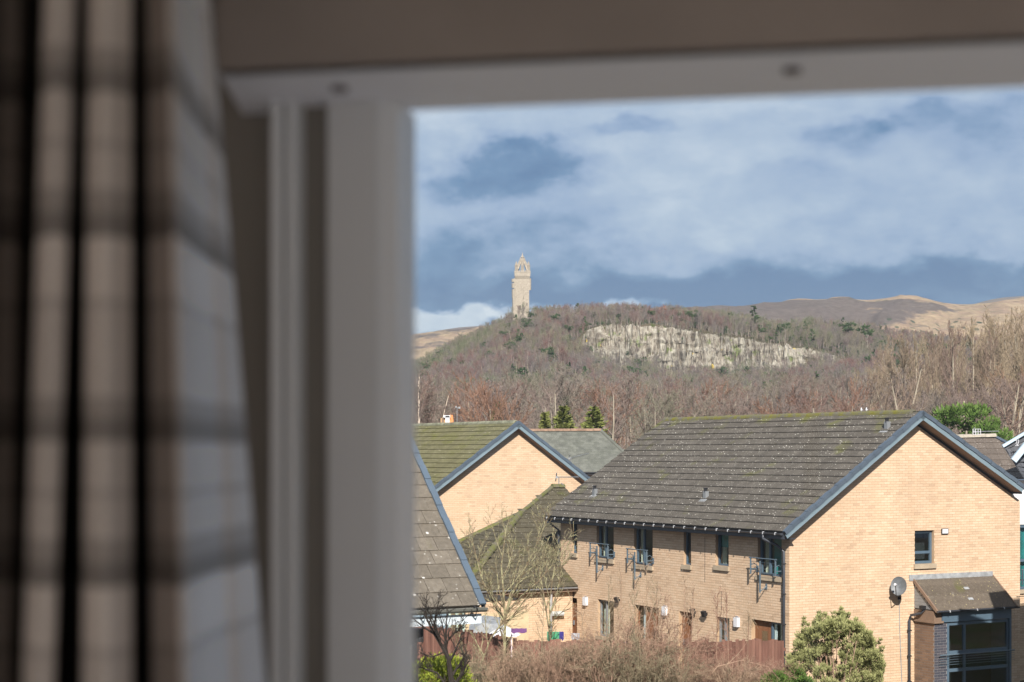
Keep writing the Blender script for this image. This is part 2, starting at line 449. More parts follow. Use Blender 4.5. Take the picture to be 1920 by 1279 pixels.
def moorf(k, pos, bs):
    s = k.scale(pos, 1, .25, 4.0)
    a = k.noise(s, .0042, 7, .62); b = k.noise(s, .016, 6, .65)
    c = k.ramp(b, [(.3, (.20, .15, .10)), (.45, (.33, .25, .16)), (.58, (.27, .19, .135)), (.72, (.17, .165, .10))])
    X, Y_, Z = k.sep(pos)
    dd_ = k.m('MULTIPLY', k.m('MULTIPLY', k.rng(X, 150, 420, 0, .42), k.rng(X, 1080, 720, 0, 1)), k.m('MULTIPLY', k.rng(Z, 235, 275), k.rng(Z, 362, 345))); hz = k.m('ADD', hz, k.rng(X, 0, -80, 0, .12)) if False else k.m('ADD', k.m('ADD', k.rng(X, 0, -60, .33, .50), k.m('MULTIPLY', k.m('SUBTRACT', a, .5), 1.1)), dd_); hz = k.m('ADD', hz, k.m('MULTIPLY', k.m('SUBTRACT', k.noise(s, .03, 6, .7), .5), .22))
    c = k.mix(k.rng(hz, .53, .60, 0, .9), c, (.10, .085, .08))
    c = k.mul(1, c, k.ramp(k.noise(s, .05, 6, .85), [(.3, .55), (.7, 1.35)]))
    return k.mix(k.m('MULTIPLY', k.rng(k.vor(k.scale(pos, 1, .5, 1), .045), .30, .22), k.rng(k.noise(pos, .004, 3), .52, .60)), c, (.045, .06, .035))
M_moor = mat('moor_grass_and_heather', moorf, rough=1, spec=.05)
MOOR = [(-600, 690), (300, 668), (700, 643), (765, 635), (810, 626), (850, 620), (900, 615), (960, 612), (1100, 606), (1250, 588), (1330, 579), (1400, 576), (1460, 571), (1505, 565), (1570, 565), (1620, 569), (1660, 564), (1700, 562), (1740, 565), (1760, 570), (1800, 573), (1850, 574), (1890, 566), (1920, 562), (2000, 552), (2300, 560), (3000, 600)]
def moor_z(px, Y):
    f = (Y-2600)/1500.0
    zc = zpy(interp(MOOR, px), 4100)
    if f <= 1:
        s = 1-(1-f)**1.7; z = -40+(zc+40)*s
        z += (mn.fractal(V((px*.012, Y*.003, 3)), .9, 2.1, 5))*26*min(1, (1-f)*3)*min(1, f*4)
    else: z = zc-(f-1)*300
    return z
fan('moorland_hills', [2600+i*60 for i in range(26)]+[4150, 4300, 4600], list(range(-600, 3000, 16)), moor_z, M_moor)
M_dmoor = mat('dark_heather_hill', lambda k, p, b: k.mix(k.noise(k.scale(p, 1, 1, 3), .006, 6), (.09, .08, .08), (.19, .16, .13)), rough=1)
RID = [(1500, 640), (1700, 596), (1800, 578), (1825, 571), (1850, 563), (1880, 558), (1920, 555), (2050, 550), (2400, 580), (2800, 640)]
fan('dark_far_hill', [4700, 4850, 5000, 5100], list(range(1500, 2800, 20)), lambda px, Y: zpy(interp(RID, px)+(5000-Y)*.12 if Y < 5000 else interp(RID, px)+6*(Y > 5000), Y)-0*(Y), M_dmoor)
RID2 = [(200, 660), (700, 650), (765, 634), (780, 629), (820, 620), (860, 614), (900, 611), (1000, 608), (1200, 610), (1300, 640)]
fan('dark_far_hill', [4700, 4850, 5000, 5100], list(range(200, 1320, 20)), lambda px, Y: zpy(interp(RID2, px)+(5000-Y)*.12 if Y < 5000 else interp(RID2, px)+6*(Y > 5000), Y), M_dmoor)

# ---- the cliff: a curtain of broken rock columns
def cliff_mat(k, pos, bs):
    s = k.scale(pos, 1, 1, .13)
    c = k.ramp(k.noise(s, .22, 6, .75), [(.30, (.09, .07, .055)), (.44, (.19, .165, .135)), (.55, (.30, .275, .225)), (.72, (.38, .36, .30))])
    c = k.mul(1, c, k.ramp(k.noise(pos, .022, 3), [(.35, .72), (.6, 1.15)]))
    c = k.mix(k.rng(k.noise(k.scale(pos, 1, 1, .3), .20, 5, .8), .57, .64), c, (.06, .05, .04))
    c = k.mix(k.rng(k.noise(pos, .075, 4, .6), .60, .68, 0, .8), c, (.13, .17, .045))
    c = k.mix(k.rng(k.noise(pos, .09, 3, .5), .70, .74, 0, .8), c, (.50, .36, .06))
    return c
M_cliff = mat('pale_cliff_rock', cliff_mat, rough=1, spec=.05)
def cliff(name, p0, p1, top, bot, Y0, step, lab):
    mb = MB(); NZ = 34; cols = int((p1-p0)/step)
    for i in range(cols+1):
        px = p0+i*step
        zt = zpy(interp(top, px)-1+4.5*mn.noise(V((px*.11, 0, 5)))+2.5*mn.noise(V((px*.5, 0, 5))), Y0+14); zb = zpy(interp(bot, px)+5, Y0-14)
        for j in range(NZ+1):
            f = j/NZ; z = zb+(zt-zb)*f
            X = (px-960)/FPX*Y0
            cell = mn.voronoi(V((X*.16, z*.035, 1)), distance_metric='DISTANCE')[0]
            rid = (cell[1]-cell[0])
            dpt = -12+26*f+4.5*mn.fractal(V((X*.03, z*.02, 9)), .8, 2, 4)-11.0*min(.6, rid)-4.5*abs(mn.noise(V((X*.4, z*.10, 2))))+2.6*mn.noise(V((X*.03, 0, z*.22+3)))-1.6*abs(mn.noise(V((X*.08, 3, z*.45))))
            Y = Y0+dpt
            mb.v.append((X*(Y/Y0), Y, z+1.5*mn.noise(V((X*.2, z*.2, 7))))); mb.t.append(.5)
    k = NZ+1
    for i in range(cols):
        for j in range(NZ): mb.f.append((i*k+j, (i+1)*k+j, (i+1)*k+j+1, i*k+j+1))
    return tag(mb.build(name, M_cliff, None, False), kind='structure')
cliff('cliff', 1088, 1590, CTOP, CBOT, 1448, 1.1, 'long pale cream cliff face below the wooded hilltop')
cliff('rock_outcrop', 1553, 1608, [(1553, 752), (1575, 735), (1592, 728), (1608, 745)], [(1553, 760), (1608, 772)], 1010, 1.0, 'small pale rock outcrop low on the right of the hill')
cliff('rock_outcrop', 1620, 1720, [(1620, 705), (1645, 688), (1670, 686), (1700, 700), (1720, 712)], [(1620, 716), (1720, 722)], 1180, 1.2, 'brownish rock outcrop right of the end of the long cliff')

# ------------------------------------------------------------------ the stone tower on the hilltop
M_stone = mat('sandstone', lambda k, p, b: k.mul(1, k.mix(k.noise(p, .22, 6, .65), (.27, .235, .19), (.44, .385, .31)), k.ramp(k.noise(k.scale(p, 1, 1, 3), .9, 3), [(.35, .65), (.6, 1.1)])), rough=.95)
M_stone2 = mat('dark_stone_recess', color=(.12, .10, .08), rough=.95)
YT = 1838.0; TX = (979.5-960)/FPX*YT; ZB = zpy(600, YT)-4
u_ = YT/FPX   # metres per photograph pixel at the tower
tw = thing('monument_tower', 'tall sandstone monument tower with open crown spire on the hilltop', 'tower', (TX, YT, ZB))
def tpt(x, y, z): return V((TX+x, YT+y, z))
def ring(mb, z0, z1, h0, h1, ch=.0, yw=1.0):
    def sq(h, z): return [tpt(-h, -h*yw, z), tpt(h, -h*yw, z), tpt(h, h*yw, z), tpt(-h, h*yw, z)]
    mb.hexa(sq(h0, z0)+sq(h1, z1))
zs = lambda py: zpy(py, YT)
hw = 12.6*u_
mb = MB(); ring(mb, ZB-3, zs(524), hw*1.02, hw*.98); mb.build('shaft', M_stone, tw)
mb = MB()
ring(mb, zs(524.2), zs(519), hw*1.0, hw*1.17); ring(mb, zs(519), zs(512), hw*1.17, hw*1.17)
for i in range(8):
    for sx, sy in ((1, 0), (0, 1)):
        for s in (-1, 1):
            a = (i-3.5)/4*hw*1.1
            c = tpt(a*sx+s*hw*1.13*sy, a*sy+s*hw*1.13*sx, zs(512)+.9); mb.cbox(c, 1.7 if sx else 1.0, 1.7 if sy else 1.0, 1.9)
mb.build('parapet', M_stone, tw)
mb = MB()    # stair turret on the left corner, stepping in and out
for a, b, o in ((600, 560, 13.4), (560, 543, 14.2), (541, 532, 14.6), (530, 524, 14.8)):
    mb.extr([tpt(-o*u_+math.cos(t*PI/4)*3.3, -hw*.55+math.sin(t*PI/4)*3.3, zs(a)) for t in range(8)], (0, 0, (a-b)*u_))
mb.build('stair_turret', M_stone, tw)
mb = MB()
for s in (-1, 1):
    mb = MB(); mb.extr([tpt(s*13.6*u_+math.cos(t*PI/3)*1.6, hw*.2+math.sin(t*PI/3)*1.6-hw, zs(545)) for t in range(6)], (0, 0, 22*u_)); mb.build('corner_shaft', M_stone, tw)
for (dx, py, w_, h_) in ((0.3, 545, 1.6, 5.5), (1.0, 560, 1.2, 3), (-3.5, 578, 2.6, 5), (1.2, 579, 1.3, 7), (6, 572, 1.2, 3), (0, 530, 1.2, 4)):
    mb = MB(); c = tpt(dx*u_*1.4, -hw*1.02-.1, zs(py)); mb.cbox(c, w_, .5, h_); mb.build('slit_window', M_stone2, tw)
mb = MB()     # centre rib down the face
mb.cbox(tpt(.2, -hw-.25, (zs(524)+zs(585))/2), 1.3, .9, zs(524)-zs(585)); mb.build('face_rib', M_stone, tw)
for k_ in range(8):   # crown: eight flying arcs meeting at the centre
    a = PI/4*k_+PI/8*0; c, s_ = math.cos(a), math.sin(a)
    r0 = hw*(1.08 if k_ % 2 == 0 else 1.42)
    if k_ % 2: c, s_ = (1 if c > 0 else -1)/1.4142, (1 if s_ > 0 else -1)/1.4142
    mb = MB(); path = []; rad = []
    for i in range(9):
        f = i/8; rr_ = r0*(1-f)**.86*.92; path.append(tpt(c*rr_, s_*rr_, zs(514)+(zs(485)-zs(514))*f**.92)); rad.append(2.0-.9*f)
    mb.tube(path, rad, 4); mb.build('crown_rib', M_stone, tw)
    mb = MB(); b0 = tpt(c*r0*.88, s_*r0*.88, zs(513)); mb.tube([b0, b0+V((0, 0, 7)), b0+V((0, 0, 8)), b0+V((0, 0, 13))], [1.5, 1.3, 1.6, .1], 4)
    for i in (1, 2, 4, 6):
        q = path[i]; mb.tube([q, q+V((0, 0, 2.2)), q+V((0, 0, 5.2))], [1.5, 1.2, .1], 4)
    mb.build('pinnacle', M_stone, tw)
mb = MB()
mb.tube([tpt(0, 0, zs(512)), tpt(0, 0, zs(484)), tpt(0, 0, zs(483)), tpt(0, 0, zs(479)), tpt(0, 0, zs(473))], [.8, 1.2, 2.2, .8, .1], 6)
mb.build('spire', M_stone, tw)
mb = MB(); mb.cbox(tpt(-12.5*u_, -hw*.9, zs(594)), 8*u_, 8, 17*u_)
mb.extr([tpt(-16.5*u_, -hw*.9-4, zs(585.5)), tpt(-8.5*u_, -hw*.9-4, zs(585.5)), tpt(-12.5*u_, -hw*.9-4, zs(582))], (0, 8, 0))
mb.build('gatehouse', M_stone, tw)

# ------------------------------------------------------------------ house A: the long brick house with the big gable
TH = .5; D1 = V((-math.sin(TH), math.cos(TH), 0)); D2 = V((math.cos(TH), math.sin(TH), 0)); UP = V((0, 0, 1))
GZ = -6.9
P0 = V((7.629, 46, 0))
def AP(s, w, z): return P0+D1*s+D2*w+UP*z
S_A, WR, WA, ZR, ZE, WE, ZER, WER, OV = 12.45, 8.66, 4.476, 1.156, -2.17, -.46, -1.0, 8.42, .34
PROF_R = [(0, 0), (.035, .030), (.07, 0), (.105, .028), (.15, 0), (.185, .030), (.22, 0), (.255, .028), (.296, 0)]
PROF_F = [(0, 0), (.10, .002), (.29, .002), (.326, 0)]
HA = thing('brick_house', 'long buff brick house with dark tiled roof and big gable facing the window', 'house', AP(0, 0, GZ))
longp = Pl(AP(0, 0, GZ), D1, UP, -D2); gab = Pl(AP(0, 0, GZ), D2, UP, -D1)
def LZ(px, py): return longp.uz(px, py)
def GZZ(px, py): return gab.uz(px, py)
# windows on the long wall: pixel left, right, sill row, kind
zt = ZE-.05-GZ
ups = [(1072, 1082.5, 1037, 'slim', 1040), (1119, 1151, 1050, 'balcony', 1056), (1189, 1224, 1059, 'balcony', 1063), (1282, 1296, 1058, 'slim', 1063), (1342, 1366.5, 1063, 'blind', 1069), (1421, 1466, 1082, 'balcony', 1087)]
wins = []
for a, b, py, kd, sy in ups:
    s1 = LZ(a, py)[0]; s0 = LZ(b, py)[0]; zb = LZ((a+b)/2, py)[1]; wins.append((s0, s1, round(zb/.075)*.075, ZE+.13-GZ, kd))
lows = [(1067, 1082, 1119, 'door'), (1121, 1151, 1127, 'lwin'), (1190, 1235, 1138, 'wdoor'), (1273, 1297, 1146, 'door'), (1344, 1368, 1156, 'open'), (1409, 1466, 1167, 'patio')]
for a, b, py, kd in lows:
    s1 = LZ(a, py)[0]; s0 = LZ(b, py)[0]; ztop = LZ((a+b)/2, py)[1]
    wins.append((s0, s1, .15 if kd != 'lwin' else .9, round(ztop/.075)*.075, kd))
brick_wall(HA, longp, 0, S_A, 0, ZE+.13-GZ, [], [w[:4] for w in wins], M_brick, M_mortar, 0, name='long_wall')
# gable outline (under the roof)
kl = (ZR-ZE)/(WA-WE); kr = (ZR-ZER)/(WER-WA)
top = ZR-.30-GZ
hpG = [(-kl, 1, top-kl*WA), (kr, 1, top+kr*WA)]
gw = gab.uz(1715, 994), gab.uz(1751, 1059)
gwin = (gw[0][0], gw[1][0], round(gw[1][1]/.075)*.075, round(gw[0][1]/.075)*.075)
porch_w = (gab.uz(1714, 1110)[0], gab.uz(1862, 1110)[0])
brick_wall(HA, gab, 0, WR, 0, top, hpG, [gwin], M_brick, M_mortar, 300, name='gable_wall')
mb = MB()      # unseen far and back walls
mb.box(AP(S_A-.02, .02, GZ), D2*(WR-.04), D1*-.25, UP*(ZE-GZ+.3)); mb.box(AP(.3, WR, GZ), D1*(S_A-.4), D2*-.25, UP*(ZER-GZ+.1))
mb.extr([AP(S_A, 0, ZE), AP(S_A, WR, ZER), AP(S_A, WA, ZR-.3)], D1*-.2)
mb.build('rear_wall', M_mortar, HA)
# interior so that windows are not empty
mb = MB(); mb.box(AP(.2, 2.6, GZ), D1*(S_A-.5), D2*.1, UP*(ZE-GZ)); mb.box(AP(.25, .3, -4.45), D1*(S_A-.6), D2*(WR-.8), UP*.2)
mb.box(AP(1.5, .3, GZ), D1*.1, D2*(WR-1), UP*(ZE-GZ))
mb.build('interior', mat('interior_plaster', color=(.30, .29, .27), rough=.9), HA)
# roof slopes
sl_ = (D2*(WA-WE)+UP*(ZR-ZE)).normalized(); nl = sl_.cross(D1).normalized(); nl = nl if nl.z > 0 else -nl
LL = math.hypot(WA-WE, ZR-ZE)
rl = Pl(AP(-OV, WE, ZE), D1, sl_, nl)
tiled(HA, rl, (.02, S_A+2*OV), (0, LL-.04), .3, LL/18.0, PROF_R, M_tileA, M_deck, t=.036)
sr = (-D2*(WER-WA)+UP*(ZR-ZER)).normalized(); nr_ = D1.cross(sr).normalized(); nr_ = nr_ if nr_.z > 0 else -nr_
LR = math.hypot(WER-WA, ZR-ZER)
rr_ = Pl(AP(-OV, WER, ZER), D1, sr, nr_)
tiled(HA, rr_, (.02, S_A+2*OV), (0, LR-.04), .3, LR/12.0, PROF_R, M_tileA, M_deck, nind=60, t=.024, name='rear_roof')
M_moss = mat('mossy_ridge', lambda k, p, b: k.mix(k.rng(k.noise(p, 3.5, 5, .7), .40, .60), (.13, .12, .09), (.15, .14, .025)), rough=1, bump=.8, bscale=25)
def ridge(parent, A, B, rad, m, seg=.45, name='ridge_tile', flat=1.0):
    A = V(A); B = V(B); L = (B-A).length; d = (B-A)/L; k = int(L/seg)+1; side = d.cross(UP).normalized(); up = side.cross(d)
    mb = MB()
    for e, off in ((0, 0), (L/k*.98, .0)):
        mb.vs([d*e+(side*math.cos(t)*rad+up*(math.sin(t)*rad*flat))*(1.06 if e == 0 else 1.0) for t in [PI*j/6 for j in range(7)]])
    for j in range(6): mb.f.append((j, j+1, 7+j+1, 7+j))
    mb.f.append(tuple(range(6, -1, -1))); mb.f.append(tuple(range(7, 14)))
    me = mb.mesh(name, m)
    for i in range(k): inst(name, me, parent, A+d*(L/k*i)+up*R.uniform(-.006, .006))
roofA = [o for o in C.objects if o.parent == HA and o.name.startswith('roof')][0]
ridge(roofA, AP(.0, WA, ZR-.03), AP(S_A+OV, WA, ZR-.03), .12, M_moss)
def verge(parent, pl, L, k, h=.045, wd_=.12, m=None, name='verge_cap', drop=.07):
    g = L/k; mb = MB()
    for i in (0,):
        mb.box(-pl.a*wd_*0+pl.n*.0-pl.a*.06, pl.a*wd_, pl.b*(g*1.06), pl.n*h)
        mb.box(-pl.a*.06-pl.n*drop, pl.a*-.02, pl.b*(g*1.06), pl.n*(drop+h))
    me = mb.mesh(name, m or M_verge)
    for i in range(k): inst(name, me, parent, pl.p(0, i*g, 0)+pl.n*.012*(i % 2))
# stepped verge units along both edges of the near gable
mbv = None
verge(roofA, rl, LL, 19)
verge(roofA, rr_, LR, 15)
def barge(parent, pl, L, name='bargeboard', m=None, dep=.115, a0=-.085):
    mb = MB(); mb.box(pl.p(a0+.03, -.02, -.072), pl.a*.03, pl.b*(L+.02), pl.n*-dep*1.0); return mb.build(name, m or M_barge, parent)
barge(roofA, rl, LL); barge(roofA, rr_, LR)
for pl, L in ((rl, LL), (rr_, LR)):
    mb = MB(); mb.box(pl.p(-.02, 0, -.165), pl.a*(OV+.05), pl.b*L, pl.n*-.02); mb.build('soffit', M_soffit, roofA)
# gutter, fascia, brackets
def gutter(parent, A, B, rad=.06, fas=None, nb=0, out=None, m=None, fm=None, bm=None):
    """half round gutter from A to B; out = unit vector away from the wall"""
    A = V(A); B = V(B); d = (B-A).normalized(); L = (B-A).length; mb = MB(); K = 6; rows = []
    for rr0 in (rad, rad*.86):
        for e in (0, L):
            rows.append(mb.vs([A+d*e+out*(-math.cos(PI*j/K)*rr0)+UP*(-math.sin(PI*j/K)*rr0) for j in range(K+1)]))
    for j in range(K):
        mb.f.append((rows[0]+j, rows[1]+j, rows[1]+j+1, rows[0]+j+1)); mb.f.append((rows[2]+j, rows[2]+j+1, rows[3]+j+1, rows[3]+j))
    for j in (0, K): mb.f.append((rows[0]+j, rows[1]+j, rows[3]+j, rows[2]+j))
    mb.f.append(tuple(rows[0]+j for j in range(K+1))); mb.f.append(tuple(rows[1]+j for j in range(K+1)))
    g = mb.build('gutter', m or M_gutter, parent)
    if fas:
        f = MB(); f.box(A-out*(rad+.035), d*L, out*.03, UP*-fas); f.build('fascia', fm or M_gutter, parent)
    if nb:
        b = MB(); b.box(-d*.012+out*(rad*.4), d*.024, out*(rad*.75), UP*.018); b.box(-d*.012+out*(rad*1.02), d*.024, out*.014, UP*-rad*.9); me = b.mesh('gutter_bracket', bm or M_bracket)
        for i in range(nb): inst('gutter_bracket', me, g, A+d*(L*(i+.4)/nb))
    return g
gutter(HA, AP(-OV+.05, WE-.03, ZE-.02), AP(S_A+OV, WE-.03, ZE-.02), .062, .17, 24, -D2)
mb = MB(); mb.box(AP(-OV+.05, WE+.04, ZE-.19), D1*(S_A+2*OV-.05), D2*(-WE-.05), UP*.02); mb.build('eaves_soffit', M_gutter, HA)
gutter(HA, AP(-OV+.03, WER+.1, ZER-.03), AP(S_A+OV, WER+.1, ZER-.03), .07, .2, 0, D2)
def pipe(parent, pts, r=.04, m=None, name='downpipe', clips=0):
    mb = MB(); mb.tube(pts, r, 8); o = mb.build(name, m or M_gutter, parent, True)
    a, b = V(pts[-2]), V(pts[-1])
    for i in range(clips):
        q = a+(b-a)*((i+.4)/clips); c = MB(); c.cbox(q, .12, .12, .03); c.build('pipe_clip', M_black, o)
    return o
pipe(HA, [AP(.55, WE-.03, ZE-.06), AP(.55, WE-.03, ZE-.2), AP(.3, -.2, ZE-.38), AP(.12, -.1, ZE-.55), AP(.12, -.1, GZ)], clips=5)
pipe(HA, [AP(S_A+.1, WE-.03, ZE-.06), AP(S_A+.1, WE-.03, ZE-.15), AP(S_A-.05, -.12, ZE-.45), AP(S_A-.05, -.1, GZ)], clips=4)
# ---- windows
for px, ya, yb in ((1322, 1008, 1092), (1353, 1108, 1150)):      # movement joints in the long wall
    q = MB(); s_, za = LZ(px, yb); zb_ = LZ(px, ya)[1]; longp.box(q, s_-.008, s_+.008, za, zb_, .004, .009); q.build('movement_joint', M_black, HA)
def rectframe(pl, u0, u1, v0, v1, h0, h1, t, mb):
    pl.box(mb, u0, u0+t, v0, v1, h0, h1); pl.box(mb, u1-t, u1, v0, v1, h0, h1)
    pl.box(mb, u0+t, u1-t, v0, v0+t, h0, h1); pl.box(mb, u0+t, u1-t, v1-t, v1, h0, h1)
def window(parent, pl, u0, u1, v0, v1, rec=.09, t=.06, mull=(), trans=(), glass=None, fm=None, name='window', sill=None, sillm=None, label=None):
    mb = MB(); rectframe(pl, u0, u1, v0, v1, -rec-.06, -rec, t, mb)
    for f in mull: pl.box(mb, u0+(u1-u0)*f-t*.5, u0+(u1-u0)*f+t*.5, v0+t, v1-t, -rec-.058, -rec+.002)
    cu = [u0+t]+[u0+(u1-u0)*f for f in mull]+[u1-t]
    for f in trans: pl.box(mb, u0+t, u1-t, v0+(v1-v0)*f-t*.5, v0+(v1-v0)*f+t*.5, -rec-.056, -rec+.004)
    cv = [v0+t]+[v0+(v1-v0)*f for f in trans]+[v1-t]
    w = mb.build(name, fm or M_frame, parent)
    if label: w['label'] = label
    for i in range(len(cu)-1):
        for j in range(len(cv)-1):
            g = MB(); pl.box(g, cu[i], cu[i+1], cv[j], cv[j+1], -rec-.036, -rec-.030); g.build('pane', glass or M_glass, w)
    if sill is not None:
        s = MB(); pl.box(s, u0-.05, u1+.05, v0-sill, v0-.002, -rec, .07); s.build('sill', sillm or M_sill, w)
    return w
def sheet(parent, pl, u0, u1, v0, v1, h, m, name, waves=0):
    mb = MB(); k = max(1, waves*4)
    for i in range(k):
        a = u0+(u1-u0)*i/k; b = u0+(u1-u0)*(i+1)/k
        h1_ = h+(.035*math.sin(i*PI/2) if waves else 0); h2_ = h+(.035*math.sin((i+1)*PI/2) if waves else 0)
        mb.face([pl.p(a, v0, h1_), pl.p(b, v0, h2_), pl.p(b, v1, h2_), pl.p(a, v1, h1_)])
    return mb.build(name, m, parent)
def balcony(parent, pl, u0, u1, vs, drop):
    b = MB(); o = .26
    a0, a1 = u0-.10, u1+.06
    b.tube([pl.p(a0, vs+.50, o), pl.p(a1, vs+.50, o)], .017, 6)
    r = b.build('juliet_rail', M_steel, parent)
    b = MB()
    for i in range(4): b.tube([pl.p(a0+.06, vs+.12+.09*i, o), pl.p(a1-.06, vs+.12+.09*i, o)], .0035, 4)
    b.build('rail_wires', M_steel, r)
    for e in (a0+.06, a1-.06):
        b = MB(); pl.box(b, e-.010, e+.010, vs+.04, vs+.50, o-.03, o+.015); pl.box(b, e-.012, e+.012, vs+.16, vs+.19, -.0, o-.03)
        b.tube([pl.p(e, vs+.30, o-.03), pl.p(e, vs+.34, o-.12), pl.p(e, vs+.28, .04), pl.p(e, vs+.17, .01)], .012, 5)
        pl.box(b, e-.04, e+.04, vs+.08, vs+.26, 0, .03); b.build('rail_bracket', M_steel, r)
    m_ = u0+(u1-u0)*.62
    b = MB(); pl.box(b, m_-.015, m_+.015, vs-drop, vs+.42, o-.04, o+.0)
    b.tube([pl.p(m_, vs-drop+.05, o-.04), pl.p(m_, vs-drop+.10, o-.16), pl.p(m_, vs-drop+.17, .03)], .014, 5); pl.box(b, m_-.03, m_+.03, vs-drop+.08, vs-drop+.24, 0, .03)
    b.build('centre_post', M_steel, r)
for i, (u0, u1, v0, v1, kd) in enumerate(wins):
    if kd == 'slim':
        w = window(HA, longp, u0, u1, v0, zt, t=.045, sill=.13); sheet(w, longp, u0, u1-.1, v0+.02, zt, -.20, M_cream, 'net_curtain', 2)
    elif kd == 'balcony':
        w = window(HA, longp, u0, u1, v0, zt, t=.07, mull=(.6,), sill=.13)
        if i == 5:
            sheet(w, longp, u0, u0+(u1-u0)*.55, v0+.05, zt-.02, -.20, M_teal, 'curtain', 4); sheet(w, longp, u1-.32, u1-.1, v0+.05, zt-.02, -.20, M_cream, 'curtain', 3)
        else: sheet(w, longp, u1-.36, u1-.10, v0+.05, zt-.02, -.20, M_cream, 'curtain', 3)
        balcony(HA, longp, u0, u1, v0, .46)
    elif kd == 'blind':
        w = window(HA, longp, u0, u1, v0, zt, t=.06, sill=.13); sheet(w, longp, u0, u1, v0+(zt-v0)*.5, zt, -.17, M_teal, 'roller_blind'); sheet(w, longp, u1-.28, u1-.04, v0, zt, -.21, M_cream, 'curtain', 2)
    elif kd == 'lwin':
        w = window(HA, longp, u0, u1, v0, v1, t=.06, mull=(.6,), fm=M_grey, sill=.1); sheet(w, longp, u1-.35, u1, v0, v1, -.25, M_cream, 'curtain', 3)
    elif kd == 'door':
        mb = MB(); rectframe(longp, u0, u1, v0, v1, -.18, -.12, .05, mb)
        for q in range(4): a = u0+.05+(u1-u0-.1)*q/4; longp.box(mb, a+.004, a+(u1-u0-.1)/4-.004, v0+.05, v1-.05, -.17, -.14)
        d = mb.build('door', M_wood, HA); h = MB(); longp.box(h, u1-.14, u1-.11, v0+.95, v0+1.1, -.14, -.09); h.build('handle', M_grey, d)
    elif kd == 'wdoor':
        mb = MB(); rectframe(longp, u0, u1, v0, v1, -.18, -.12, .06, mb)
        for q in range(5): a = u0+.06+(u1-u0-.5)*q/5; longp.box(mb, a+.004, a+(u1-u0-.5)/5-.004, v0+.05, v1-.05, -.17, -.14)
        d = mb.build('door', M_wood, HA); g = MB(); longp.box(g, u1-.44, u1-.07, v0+.1, v1-.06, -.16, -.15); g.build('side_pane', M_glass, d)
        sheet(d, longp, u1-.40, u1-.15, v0, v1, -.25, M_white, 'curtain', 2)
    elif kd == 'open':
        w = window(HA, longp, u0, u1, v0, v1, t=.06, mull=(.55,), fm=M_grey, name='patio_door'); sheet(w, longp, u1-.40, u1-.06, v0, v1, -.22, M_white, 'curtain', 2)
    elif kd == 'patio':
        w = window(HA, longp, u0, u0+(u1-u0)*.42, v0+.6, v1, t=.06, fm=M_frame, sill=.1); sheet(w, longp, u0+(u1-u0)*.32, u0+(u1-u0)*.42, v0+.6, v1, -.2, M_white, 'curtain', 2)
        mb = MB(); a0 = u0+(u1-u0)*.42+.02
        for q in range(6): a = a0+(u1-a0)*q/6; longp.box(mb, a+.004, a+(u1-a0)/6-.004, v0, v1, -.17, -.13)
        d = mb.build('door', M_wood, HA); mb = MB(); longp.box(mb, a0+.2, a0+.45, v0+1.2, v1-.3, -.128, -.122); mb.build('door_pane', M_glass, d)
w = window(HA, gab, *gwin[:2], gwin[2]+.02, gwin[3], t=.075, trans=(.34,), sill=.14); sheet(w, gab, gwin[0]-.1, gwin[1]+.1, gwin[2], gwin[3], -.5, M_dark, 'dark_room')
# wall lamps, floodlights
for px, py in ((1100, 1127), (1249, 1145), (1384, 1166)):
    s, zz = LZ(px, py); q = MB(); longp.box(q, s-.09, s+.09, zz-.14, zz+.13, 0, .11); q.extr([longp.p(s-.09, zz+.131, 0), longp.p(s+.09, zz+.131, 0), longp.p(s+.06, zz+.17, .07), longp.p(s-.06, zz+.17, .07)], longp.n*.0+UP*.004)
    o = q.build('wall_box', M_white, None); lab = {1100: 'white meter box on the brick wall between the leftmost door and window', 1249: 'white meter box on the brick wall right of the wide brown doors', 1384: 'white meter box on the brick wall nearest the house corner'}[px]; tag(o, lab, 'meter box', 'white boxes on the long brick wall')
for px, py in ((1162, 1125), (1305, 1147), (1326, 1151)):
    s, zz = LZ(px, py); q = MB(); longp.box(q, s-.03, s+.03, zz-.03, zz+.03, 0, .12); q.extr([longp.p(s-.09, zz+.10, .10), longp.p(s+.09, zz+.10, .10), longp.p(s+.07, zz-.06, .05), longp.p(s-.07, zz-.06, .05)], (longp.n*.09-UP*.03))
    lab = {1162: 'dark floodlight on brick wall between the lower window and wide doors', 1305: 'dark floodlight just right of the brown door, left one of a pair', 1326: 'dark floodlight on bare brick, right one of a pair'}[px]
    tag(q.build('floodlight', M_black, None), lab, 'floodlight', 'dark floodlights on the long brick wall')
s, zz = GZZ(1770, 996); q = MB(); gab.box(q, s-.13, s+.13, zz-.08, zz+.08, .03, .05); gab.box(q, s-.03, s+.03, zz-.03, zz+.03, 0, .03)
fl = thing('security_light', 'white fronted security floodlight right of the small gable window', 'floodlight', gab.p(s, zz, 0)); q.build('housing', M_black, fl)
q = MB(); gab.box(q, s-.11, s+.11, zz-.065, zz+.065, .05, .058); q.build('lens', M_white, fl)
